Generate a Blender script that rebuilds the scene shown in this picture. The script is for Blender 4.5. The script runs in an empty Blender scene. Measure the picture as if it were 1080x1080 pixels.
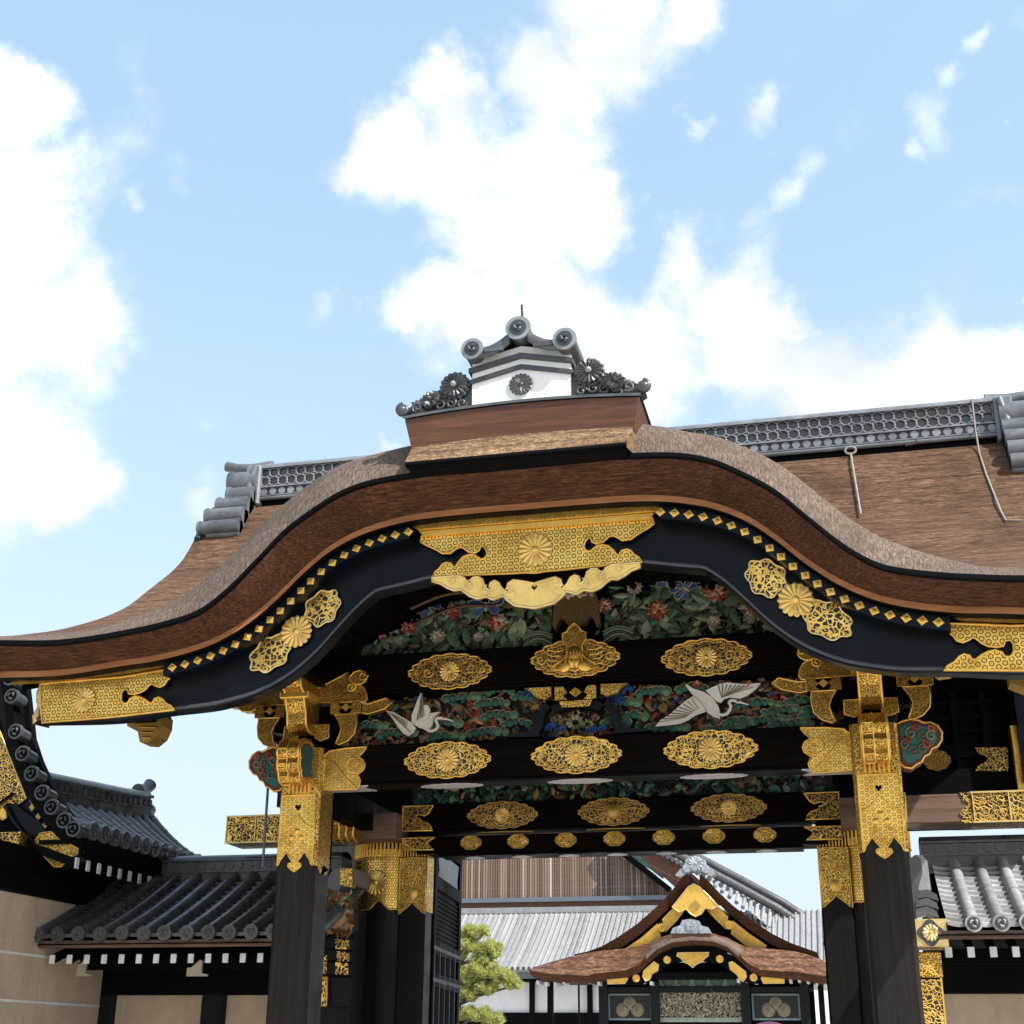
import bpy, bmesh, math, random
from mathutils import Vector, Matrix
from mathutils.geometry import tessellate_polygon
random.seed(7)
R = math.radians
scene = bpy.context.scene
COL = scene.collection

# ------------------------------------------------------------------ camera
F_PX, PITCH, YAW, ROLL, CAMX, CAMD = 1440.556, 0.377944, 0.237840, 0.008226, 2.389509, 12.638457
CAM = Vector((CAMX, -CAMD, 1.6))
FW = Vector((-math.sin(YAW)*math.cos(PITCH), math.cos(YAW)*math.cos(PITCH), math.sin(PITCH)))
R0 = Vector((math.cos(YAW), math.sin(YAW), 0)); U0 = R0.cross(FW)
RT = math.cos(ROLL)*R0 + math.sin(ROLL)*U0
UP = -math.sin(ROLL)*R0 + math.cos(ROLL)*U0
cam = bpy.data.cameras.new('camera'); cam.sensor_width = 36; cam.lens = F_PX/1080*36
cam.clip_start = .1; cam.clip_end = 3000
co = bpy.data.objects.new('camera', cam); COL.objects.link(co)
co.matrix_world = Matrix(((RT.x, UP.x, -FW.x, CAM.x), (RT.y, UP.y, -FW.y, CAM.y), (RT.z, UP.z, -FW.z, CAM.z), (0, 0, 0, 1)))
scene.camera = co

def ray(px, py):
    return FW + RT*((px-540)/F_PX) - UP*((py-540)/F_PX)
def at(px, py, Y):                      # point of the survey photo on the plane y = Y
    d = ray(px, py); return CAM + d*((Y-CAM.y)/d.y)
def xz(px, py, Y):
    p = at(px, py, Y); return (p.x, p.z)
def tr(pts, Y, ox=0, oy=0, s=1):        # trace (zoomed coords) -> list of (x, z) on plane Y
    return [xz(ox+x/s, oy+y/s, Y) for x, y in pts]

# ------------------------------------------------------------------ sun, sky, exposure
SUN_EL, SUN_AZ = R(46), R(27)           # azimuth measured from +X towards -Y
SD = Vector((math.cos(SUN_EL)*math.cos(SUN_AZ), -math.cos(SUN_EL)*math.sin(SUN_AZ), math.sin(SUN_EL)))
sl = bpy.data.lights.new('sun', 'SUN'); sl.energy = 4.0; sl.angle = R(.5); sl.color = (1, .95, .87)
so = bpy.data.objects.new('sun', sl); COL.objects.link(so)
so.rotation_euler = SD.to_track_quat('Z', 'Y').to_euler()
scene.view_settings.view_transform = 'Standard'; scene.view_settings.look = 'None'
scene.view_settings.gamma = 1; scene.view_settings.exposure = .9

world = bpy.data.worlds.new('World'); scene.world = world; world.use_nodes = True
def build_world():
    nt = world.node_tree; N = nt.nodes; L = nt.links; N.clear()
    out = N.new('ShaderNodeOutputWorld'); bg = N.new('ShaderNodeBackground'); L.new(bg.outputs[0], out.inputs[0])
    sky = N.new('ShaderNodeTexSky'); sky.sky_type = 'NISHITA'; sky.sun_disc = False
    sky.sun_elevation = SUN_EL; sky.sun_rotation = math.atan2(SD.x, SD.y)
    sky.air_density = 1.0; sky.dust_density = 1.6; sky.ozone_density = 1.5
    tc = N.new('ShaderNodeTexCoord')
    def vm(op, a, b=None):
        n = N.new('ShaderNodeVectorMath'); n.operation = op
        for i, v in enumerate((a, b)):
            if v is None: continue
            if hasattr(v, 'is_linked'): L.new(v, n.inputs[i])
            else: n.inputs[i].default_value = v
        return n
    def ma(op, a, b=0.0, clamp=False):
        n = N.new('ShaderNodeMath'); n.operation = op; n.use_clamp = clamp
        for i, v in enumerate((a, b)):
            if hasattr(v, 'is_linked'): L.new(v, n.inputs[i])
            else: n.inputs[i].default_value = v
        return n.outputs[0]
    d0 = tc.outputs['Generated']
    nz = N.new('ShaderNodeTexNoise'); nz.inputs['Scale'].default_value = 9; nz.inputs['Detail'].default_value = 7; nz.inputs['Roughness'].default_value = .62
    L.new(d0, nz.inputs['Vector'])
    off = vm('SCALE', vm('SUBTRACT', nz.outputs['Color'], (.5, .5, .5)).outputs[0]); off.inputs['Scale'].default_value = .12
    d = vm('ADD', d0, off.outputs[0]).outputs[0]
    blobs = [(0,130,70),(15,230,90),(20,330,110),(55,335,60),(-5,470,120),(35,515,75),(-40,300,170),
             (640,10,110),(735,5,62),(570,70,85),(560,170,105),(480,180,85),(410,165,72),(378,160,50),(470,120,80),(520,260,100),(610,210,80),
             (500,350,95),(600,340,110),(690,370,105),(720,270,62),(780,310,78),(800,370,90),(880,400,90),(960,410,85),(1040,420,80),(1090,390,80),(840,330,45),
             (455,330,60),(650,430,110),(900,460,80),(1080,300,22),
             (400,480,24)]
    wisps = [(800,125,34),(985,130,44),(1005,92,24),(955,165,26),(740,125,24),(210,175,38),(145,212,24),(360,325,30),(830,205,36),(690,205,26),(800,240,30),(1020,40,20),(1078,140,20),(410,150,60),(200,520,40),(160,620,30)]
    def density(lst):
        acc = None
        for x, y, r in lst:
            c = ray(x, y).normalized()
            dist = vm('DISTANCE', d, tuple(c)).outputs['Value']
            mr = N.new('ShaderNodeMapRange'); mr.interpolation_type = 'SMOOTHSTEP'
            mr.inputs['From Min'].default_value = 0; mr.inputs['From Max'].default_value = r*1.25/F_PX*.93
            mr.inputs['To Min'].default_value = 1; mr.inputs['To Max'].default_value = 0
            L.new(dist, mr.inputs['Value']); v = mr.outputs[0]
            acc = v if acc is None else ma('MAXIMUM', acc, v)
        return acc
    fine = N.new('ShaderNodeTexNoise'); fine.inputs['Scale'].default_value = 17; fine.inputs['Detail'].default_value = 6; fine.inputs['Roughness'].default_value = .55
    L.new(d0, fine.inputs['Vector'])
    nzv = ma('MULTIPLY', ma('SUBTRACT', fine.outputs['Fac'], .5), 1.3)
    def sm(v, a, b, hi=1.0):
        m = N.new('ShaderNodeMapRange'); m.interpolation_type = 'SMOOTHSTEP'
        m.inputs['From Min'].default_value = a; m.inputs['From Max'].default_value = b; m.inputs['To Max'].default_value = hi
        L.new(v, m.inputs['Value']); return m.outputs[0]
    big = sm(ma('ADD', density(blobs), nzv), .10, .85)
    wis = sm(ma('ADD', density(wisps), ma('MULTIPLY', nzv, 1.3)), .18, 1.3, .55)
    # cloud field of the rest of the sky, away from the photographed part
    bgn = N.new('ShaderNodeTexNoise'); bgn.inputs['Scale'].default_value = 2.6; bgn.inputs['Detail'].default_value = 8
    L.new(d0, bgn.inputs['Vector'])
    away = sm(vm('DISTANCE', d0, tuple(ray(540, 400).normalized())).outputs['Value'], .55, .8)
    rest = ma('MULTIPLY', sm(bgn.outputs['Fac'], .52, .66), away)
    cl = ma('MAXIMUM', ma('MAXIMUM', big, wis), rest, True)
    sep = N.new('ShaderNodeSeparateXYZ'); L.new(d0, sep.inputs[0])
    hz = sm(sep.outputs['Z'], .62, .05, .8)        # pale air, thicker near the horizon 
    veil = N.new('ShaderNodeMix'); veil.data_type = 'RGBA'; veil.inputs[0].default_value = .36; L.new(sky.outputs[0], veil.inputs[6]); veil.inputs[7].default_value = (3.05, 4.35, 5.2, 1)
    mixh = N.new('ShaderNodeMix'); mixh.data_type = 'RGBA'; L.new(hz, mixh.inputs[0]); L.new(veil.outputs[2], mixh.inputs[6]); mixh.inputs[7].default_value = (2.8, 3.1, 3.5, 1)
    mix = N.new('ShaderNodeMix'); mix.data_type = 'RGBA'
    L.new(cl, mix.inputs[0]); L.new(mixh.outputs[2], mix.inputs[6])
    cn = N.new('ShaderNodeTexNoise'); cn.inputs['Scale'].default_value = 7; cn.inputs['Detail'].default_value = 5; L.new(d, cn.inputs['Vector'])
    cc = N.new('ShaderNodeMix'); cc.data_type = 'RGBA'; L.new(sm(cn.outputs['Fac'], .62, .40), cc.inputs[0]); cc.inputs[6].default_value = (3.15, 3.4, 3.65, 1); cc.inputs[7].default_value = (4.6, 4.65, 4.7, 1); L.new(cc.outputs[2], mix.inputs[7])
    L.new(mix.outputs[2], bg.inputs[0]); bg.inputs[1].default_value = .15
build_world()

# ------------------------------------------------------------------ materials
class NT:
    def __init__(s, name):
        s.m = bpy.data.materials.new(name); s.m.use_nodes = True; s.nt = s.m.node_tree
        s.b = s.nt.nodes['Principled BSDF']; s.tc = None
    def n(s, t, **k):
        x = s.nt.nodes.new(t)
        for a, v in k.items(): setattr(x, a, v)
        return x
    def l(s, a, b): s.nt.links.new(a, b)
    def obj(s, scale=(1, 1, 1)):
        if s.tc is None: s.tc = s.n('ShaderNodeTexCoord')
        mp = s.n('ShaderNodeMapping'); mp.inputs['Scale'].default_value = scale
        s.l(s.tc.outputs['Object'], mp.inputs['Vector']); return mp.outputs[0]
    def noise(s, scale, vec=None, detail=5, rough=.6, dist=0):
        x = s.n('ShaderNodeTexNoise'); x.inputs['Scale'].default_value = scale; x.inputs['Detail'].default_value = detail
        x.inputs['Roughness'].default_value = rough; x.inputs['Distortion'].default_value = dist
        s.l(vec if vec is not None else s.obj(), x.inputs['Vector']); return x.outputs['Fac']
    def math(s, op, a, b=0.0):
        x = s.n('ShaderNodeMath', operation=op)
        for i, v in enumerate((a, b)):
            if hasattr(v, 'is_linked'): s.l(v, x.inputs[i])
            else: x.inputs[i].default_value = v
        return x.outputs[0]
    def ramp(s, fac, stops):
        x = s.n('ShaderNodeValToRGB'); e = x.color_ramp.elements
        while len(e) < len(stops): e.new(.5)
        for i, (p, c) in enumerate(stops):
            e[i].position = p; e[i].color = (*c, 1) if len(c) == 3 else c
        s.l(fac, x.inputs[0]); return x.outputs[0]
    def mix(s, fac, a, b, mode='MIX'):
        x = s.n('ShaderNodeMix', data_type='RGBA', blend_type=mode)
        for i, v in ((0, fac), (6, a), (7, b)):
            if hasattr(v, 'is_linked'): s.l(v, x.inputs[i])
            else: x.inputs[i].default_value = v if i == 0 else (*v, 1)
        return x.outputs[2]
    def bump(s, h, st=.3, d=.02):
        x = s.n('ShaderNodeBump'); x.inputs['Strength'].default_value = st; x.inputs['Distance'].default_value = d
        s.l(h, x.inputs['Height']); s.l(x.outputs[0], s.b.inputs['Normal'])
    def set(s, col=None, rough=None, metal=None, spec=None):
        for k, v in (('Base Color', col), ('Roughness', rough), ('Metallic', metal), ('Specular IOR Level', spec)):
            if v is None: continue
            if hasattr(v, 'is_linked'): s.l(v, s.b.inputs[k])
            else: s.b.inputs[k].default_value = (*v, 1) if isinstance(v, tuple) else v
        return s.m
def wood(name, c1, c2, grain=(1, 1, .06), sc=22, rough=.5, bump=.25, spec=.4):
    t = NT(name); f = t.noise(sc, t.obj(grain), 6, .65, .3); g = t.noise(3, None, 3)
    c = t.ramp(f, [(.3, c1), (.7, c2)]); c = t.mix(t.math('MULTIPLY', g, .5), c, tuple(v*.55 for v in c1))
    t.bump(f, bump, .01); return t.set(c, t.ramp(g, [(.3, (rough-.12,)*3), (.7, (rough+.1,)*3)]), 0, spec)
def flat(name, c, rough=.5, metal=0, var=.25, sc=14, bump=.1, spec=.4):
    t = NT(name); f = t.noise(sc); g = t.noise(sc*.15, None, 4)
    c1 = t.ramp(f, [(.3, tuple(v*(1-var) for v in c)), (.7, tuple(min(1, v*(1+var*.6)) for v in c))])
    c1 = t.mix(t.math('MULTIPLY', g, .35), c1, tuple(v*.7 for v in c))
    if bump: t.bump(f, bump, .008)
    return t.set(c1, t.ramp(g, [(.3, (max(.05, rough-.1),)*3), (.7, (min(1, rough+.14),)*3)]), metal, spec)
GOLD, GDK = (.94, .575, .125), (.16, .085, .018)
def wear(t):
    return t.noise(5.5, None, 7, .7)
def gold_plain(name='gold_plain', c=GOLD, rough=.34):
    t = NT(name); f = wear(t); c1 = t.ramp(f, [(.3, tuple(v*.72 for v in c)), (.65, c)])
    t.bump(t.noise(16, None, 4), .3, .010)
    return t.set(c1, t.ramp(f, [(.3, (rough+.14,)*3), (.7, (rough,)*3)]), .93)
def gold_hex(name, k=126.0, lo=-.5, hi=1.1, dark=GDK, turn=1):
    """hexagon cells each holding a little floret: three cosine waves 60 degrees apart"""
    t = NT(name); sp = t.n('ShaderNodeSeparateXYZ'); t.l(t.obj(), sp.inputs[0])
    u = t.math('ADD' if turn > 0 else 'SUBTRACT', sp.outputs[0], sp.outputs[1]); v = sp.outputs[2]
    s = None
    for a in (0, 60, 120):
        w = t.math('COSINE', t.math('ADD', t.math('MULTIPLY', u, k*math.cos(R(a))), t.math('MULTIPLY', v, k*math.sin(R(a)))))
        s = w if s is None else t.math('ADD', s, w)
    a1 = t.math('GREATER_THAN', s, lo); a2 = t.math('LESS_THAN', s, hi); ring = t.math('MULTIPLY', a1, a2)
    core = t.math('GREATER_THAN', s, 2.88); m = t.math('MAXIMUM', ring, core)
    f = wear(t); g = t.ramp(f, [(.3, (GOLD[0]*.6, GOLD[1]*.53, GOLD[2]*.45)), (.56, GOLD), (.75, (.98, .70, .23))])
    c = t.mix(m, g, dark); t.bump(t.math('ADD', t.math('SUBTRACT', 1.0, m), t.math('MULTIPLY', t.noise(13, None, 2), 1.2)), .5, .006)
    return t.set(c, t.mix(m, (.34,)*3, (.6,)*3), .9)
def gold_scroll(name, sc=26.0, th=.085, dark=(.012, .008, .005), metal_dark=0.0, GOLD=GOLD):
    """running arabesque: warped cell borders stay gold, the ground between them is dark"""
    t = NT(name); nz = t.n('ShaderNodeTexNoise'); nz.inputs['Scale'].default_value = 14; nz.inputs['Detail'].default_value = 2
    t.l(t.obj(), nz.inputs['Vector'])
    add = t.n('ShaderNodeVectorMath', operation='MULTIPLY_ADD'); t.l(nz.outputs['Color'], add.inputs[0]); add.inputs[1].default_value = (.07, .07, .07); t.l(t.obj(), add.inputs[2])
    vo = t.n('ShaderNodeTexVoronoi', feature='DISTANCE_TO_EDGE'); vo.inputs['Scale'].default_value = sc; t.l(add.outputs[0], vo.inputs['Vector'])
    v2 = t.n('ShaderNodeTexVoronoi', feature='F1'); v2.inputs['Scale'].default_value = sc; t.l(add.outputs[0], v2.inputs['Vector'])
    m = t.math('GREATER_THAN', vo.outputs['Distance'], th)
    core = t.math('LESS_THAN', v2.outputs['Distance'], .17); m = t.math('MULTIPLY', m, t.math('SUBTRACT', 1.0, core))
    f = wear(t); g = t.ramp(f, [(.3, (GOLD[0]*.6, GOLD[1]*.53, GOLD[2]*.45)), (.56, GOLD), (.75, (.98, .70, .23))])
    c = t.mix(m, g, dark); t.bump(t.math('ADD', t.math('SUBTRACT', 1.0, m), t.math('MULTIPLY', t.noise(13, None, 2), 1.2)), .5, .008)
    t.l(t.math('SUBTRACT', .93, t.math('MULTIPLY', m, .93-metal_dark)), t.b.inputs['Metallic'])
    return t.set(c, t.mix(m, (.34,)*3, (.55,)*3))
def carved(name, c, tip=None, rough=.6, var=.5):
    """painted carving: tone differs from piece to piece"""
    t = NT(name); g = t.n('ShaderNodeNewGeometry'); r = g.outputs['Random Per Island']
    c1 = t.ramp(r, [(0, tuple(v*(1-var) for v in c)), (.55, c), (1, tip or tuple(min(1, v*(1+var)) for v in c))])
    f = t.noise(60, None, 3); c1 = t.mix(t.math('MULTIPLY', f, .6), c1, tuple(v*.35 for v in c)); t.bump(f, .4, .006)
    return t.set(c1, rough, 0, .3)

M = {}
M['lacquer'] = wood('black_lacquer', (.003, .0022, .002), (.008, .0055, .0042), (.07, 1, 1), 24, .5, .15, .09)
M['board'] = flat('blue_black_lacquer', (.0022, .0042, .0075), .33, 0, .3, 3, .03, .16)
M['post'] = wood('dark_post_timber', (.009, .0068, .0055), (.030, .022, .018), (1, 1, .035), 30, .5, .7, .16)
M['pillar'] = wood('dark_pillar_timber', (.0045, .0035, .003), (.016, .011, .0085), (1, 1, .05), 18, .45, .3, .15)
M['beam_brown'] = wood('sunlit_weathered_timber', (.09, .055, .038), (.27, .175, .13), (.06, 1, 1), 26, .6, .4, .3)  # weathered brown, lightened for the outer lintel: sunlight put into the colour
M['black'] = flat('black_paint', (.0035, .0035, .004), .65, 0, .3, 10, .05, .06)
M['slat'] = flat('dark_slat', (.009, .0095, .011), .5, 0, .3, 10, .05, .15)
M['lacquer'].node_tree.nodes['Principled BSDF'].inputs['IOR'].default_value = 1.16
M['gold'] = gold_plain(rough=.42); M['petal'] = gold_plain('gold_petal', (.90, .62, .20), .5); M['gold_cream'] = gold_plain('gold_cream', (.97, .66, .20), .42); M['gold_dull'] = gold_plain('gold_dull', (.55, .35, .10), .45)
M['gold_pale'] = gold_plain('gold_pale', (.90, .68, .30), .42)
M['gold_hex'] = gold_hex('gold_hexagon_engraving'); M['gold_hex_turned'] = gold_hex('gold_hexagon_engraving_turned', turn=-1); M['gold_relief'] = gold_scroll('gold_relief', 15, .02, (.62, .40, .13), .9, (.99, .82, .42)); M['gold_fine'] = gold_hex('gold_fine_engraving', 150, -.1, 1.2, (.26, .14, .03))
M['gold_scroll'] = gold_scroll('gold_arabesque'); M['gold_chase'] = gold_scroll('gold_chased', 40, .10, (.20, .105, .02), .8)
M['gold_fret'] = gold_scroll('gold_fretwork', 21, .12, (.006, .007, .009)); M['silver'] = flat('pale_metal_plate', (.55, .5, .48), .5, .4, .15)
M['steel'] = flat('blue_grey_metal_fitting', (.16, .19, .23), .45, .5, .3)
def bark(name, c1, c2, c3, stretch, rough=.9, sc=30, bump=.6, courses=.75):
    t = NT(name); f = t.noise(sc, t.obj(stretch), 6, .75); f2 = t.noise(sc*2.8, t.obj(stretch), 3, .7); g = t.noise(1.6, None, 5, .6)
    h = t.math('ADD', t.math('MULTIPLY', f, .6), t.math('MULTIPLY', f2, .4))
    c = t.ramp(h, [(.40, c1), (.5, c2), (.61, c3)]); c = t.mix(t.ramp(g, [(.35, (0,)*3), (.75, (.5,)*3)]), c, c1)
    wv = t.n('ShaderNodeTexWave', wave_type='BANDS', bands_direction='Z'); wv.inputs['Scale'].default_value = 2.6 if sc > 10 else .9
    for k_, v_ in (('Distortion', 5), ('Detail', 4), ('Detail Scale', 1.6), ('Detail Roughness', .65)): wv.inputs[k_].default_value = v_
    t.l(t.obj((.35, 1, 1)), wv.inputs['Vector']); lines = t.ramp(wv.outputs['Fac'], [(.0, (.45,)*3), (.16, (.95,)*3), (1, (1.05,)*3)])
    c = t.mix(courses, c, lines, 'MULTIPLY')
    st = t.ramp(t.noise(.9, None, 6, .7, .6), [(.50, (0,)*3), (.68, (.55,)*3)]); c = t.mix(st, c, (c1[0]*.9, c1[1]*1.05, c1[2]*.8))
    t.bump(t.math('ADD', h, t.math('MULTIPLY', wv.outputs['Fac'], .3*courses)), bump, .03); return t.set(c, rough, 0, .15)
M['bark'] = bark('cypress_bark', (.045, .022, .013), (.135, .073, .045), (.31, .20, .135), (.14, 1.2, 1.5), .9, 46, .9, .6)
M['bark_edge'] = bark('weathered_bark_edge', (.065, .045, .034), (.145, .105, .082), (.28, .222, .18), (1.5, .3, .3), .9, 46, .6, .12)
M['bark_cut'] = bark('cut_bark', (.026, .011, .006), (.08, .033, .017), (.18, .078, .04), (.16, 1, 1.9), .85, 34, .6, .2)
M['bark_far'] = bark('red_brown_bark', (.05, .022, .012), (.14, .066, .037), (.30, .17, .11), (.5, 1, 1), .9, 5)
M['pad'] = bark('lichen_bark', (.085, .045, .025), (.20, .12, .068), (.42, .31, .19), (.5, .9, 1))
M['trim'] = wood('orange_eave_board', (.27, .10, .036), (.48, .20, .075), (.08, 1, 1), 24, .55, .2)
M['box_wood'] = wood('red_brown_ridge_board', (.06, .022, .011), (.17, .066, .03), (.05, 1, 1), 26, .5, .3)
def plaster(name, c, grime):
    t = NT(name); a = t.noise(1.6, None, 6, .65); s_ = t.noise(5, t.obj((1, 1, .09)), 5, .7); f = t.noise(30, None, 4); b = t.noise(4.5, None, 8, .75, 1.2)
    c1 = t.ramp(a, [(.3, tuple(v*(1-grime) for v in c)), (.65, c)])
    c1 = t.mix(t.ramp(s_, [(.5, (0,)*3), (.72, (grime*1.3,)*3)]), c1, tuple(v*.5 for v in c))
    cr = t.ramp(b, [(.488, (0,)*3), (.497, (.5,)*3), (.506, (0,)*3)]); c1 = t.mix(cr, c1, tuple(v*.45 for v in c))
    t.bump(f, .2, .01); return t.set(c1, .9, 0, .12)
M['beige'] = plaster('beige_plaster', (.60, .46, .34), .28)
M['cream'] = flat('cream_end_paint', (.62, .57, .47), .7, 0, .12, 12, .05, .2)
M['plaster'] = plaster('white_plaster', (.80, .80, .78), .12); M['white_end'] = flat('white_painted_end', (.74, .74, .71), .7, 0, .25, 9, .03, .2)
def tile(name, c, rough, var, spec=.6):
    t = NT(name); f = t.noise(5, None, 6, .65); g = t.noise(55, None, 3); w = t.noise(1.3, None, 3)
    c1 = t.ramp(f, [(.3, tuple(v*(1-var) for v in c)), (.55, c), (.75, tuple(min(1, v*(1+var)) for v in c))])
    gi = t.n('ShaderNodeNewGeometry'); c1 = t.mix(1.0, c1, t.ramp(gi.outputs['Random Per Island'], [(0, (.62,)*3), (.5, (.95,)*3), (1, (1.3,)*3)]), 'MULTIPLY')
    c1 = t.mix(t.ramp(w, [(.4, (0,)*3), (.7, (.45,)*3)]), c1, (c[0]*1.25, c[1]*1.22, c[2]*1.1)); t.bump(g, .15, .006)
    return t.set(c1, t.ramp(f, [(.3, (rough-.1,)*3), (.7, (rough+.12,)*3)]), 0, spec)
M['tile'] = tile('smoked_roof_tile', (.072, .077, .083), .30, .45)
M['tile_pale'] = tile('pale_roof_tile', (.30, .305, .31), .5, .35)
M['tile_dark'] = tile('dark_tile_relief', (.05, .056, .06), .36, .4)
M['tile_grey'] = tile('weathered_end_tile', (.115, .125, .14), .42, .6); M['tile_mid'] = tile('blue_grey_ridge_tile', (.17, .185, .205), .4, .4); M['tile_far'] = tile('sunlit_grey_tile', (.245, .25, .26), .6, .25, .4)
M['leaf'] = carved('carved_leaf_green', (.12, .215, .115), (.46, .49, .31)); M['pine'] = carved('carved_pine_green', (.035, .13, .085), (.20, .30, .15))
M['leaf_edge'] = carved('carved_leaf_edge', (.26, .21, .11), (.45, .40, .26)); M['red'] = carved('carved_peony_red', (.34, .055, .03), (.62, .30, .16))
M['pale_flower'] = carved('carved_pale_flower', (.42, .34, .24), (.6, .5, .4)); M['blue'] = carved('carved_blue', (.02, .075, .27), (.06, .16, .42), .5, .4)
M['branch'] = carved('carved_branch', (.10, .06, .035), (.2, .13, .07)); M['ochre'] = carved('carved_ochre', (.30, .17, .05), (.55, .38, .16)); M['crane'] = carved('carved_white', (.74, .69, .58), (.84, .80, .72), .6, .12)
M['teal'] = carved('carved_teal', (.018, .10, .095), (.05, .2, .17)); M['carve_dark'] = carved('carved_shadow_ground', (.022, .02, .018), (.05, .04, .035))
M['carve_brown'] = carved('carved_brown', (.20, .09, .04), (.46, .27, .12)); M['grey_gold'] = carved('dulled_gold_carving', (.28, .23, .15), (.50, .44, .32), .5)
M['maroon'] = flat('maroon_paint', (.12, .03, .025), .6, 0, .3)
M['needle'] = carved('pine_needles', (.62, .64, .20), (.85, .84, .40), .7, .35)
def thin_needles(m):
    nt = m.node_tree; b = nt.nodes['Principled BSDF']; out = [n for n in nt.nodes if n.type == 'OUTPUT_MATERIAL'][0]
    tl = nt.nodes.new('ShaderNodeBsdfTranslucent'); mx = nt.nodes.new('ShaderNodeMixShader'); mx.inputs[0].default_value = .58
    nt.links.new(b.inputs['Base Color'].links[0].from_socket, tl.inputs[0]); nt.links.new(b.outputs[0], mx.inputs[1]); nt.links.new(tl.outputs[0], mx.inputs[2]); nt.links.new(mx.outputs[0], out.inputs[0])
thin_needles(M['needle'])
M['trunk'] = wood('pine_bark', (.05, .035, .028), (.12, .09, .07), (1, 1, .3), 18, .8, .5)
M['pink'] = flat('pink_cloth', (.72, .16, .30), .7, 0, .1); M['rope'] = flat('pale_rope', (.30, .265, .23), .8, 0, .3, 60); M['iron'] = flat('rusty_iron', (.09, .055, .045), .7, .3, .3, 40)
M['verdigris'] = flat('verdigris_carving', (.16, .27, .22), .6, .2, .5, 14)

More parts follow.
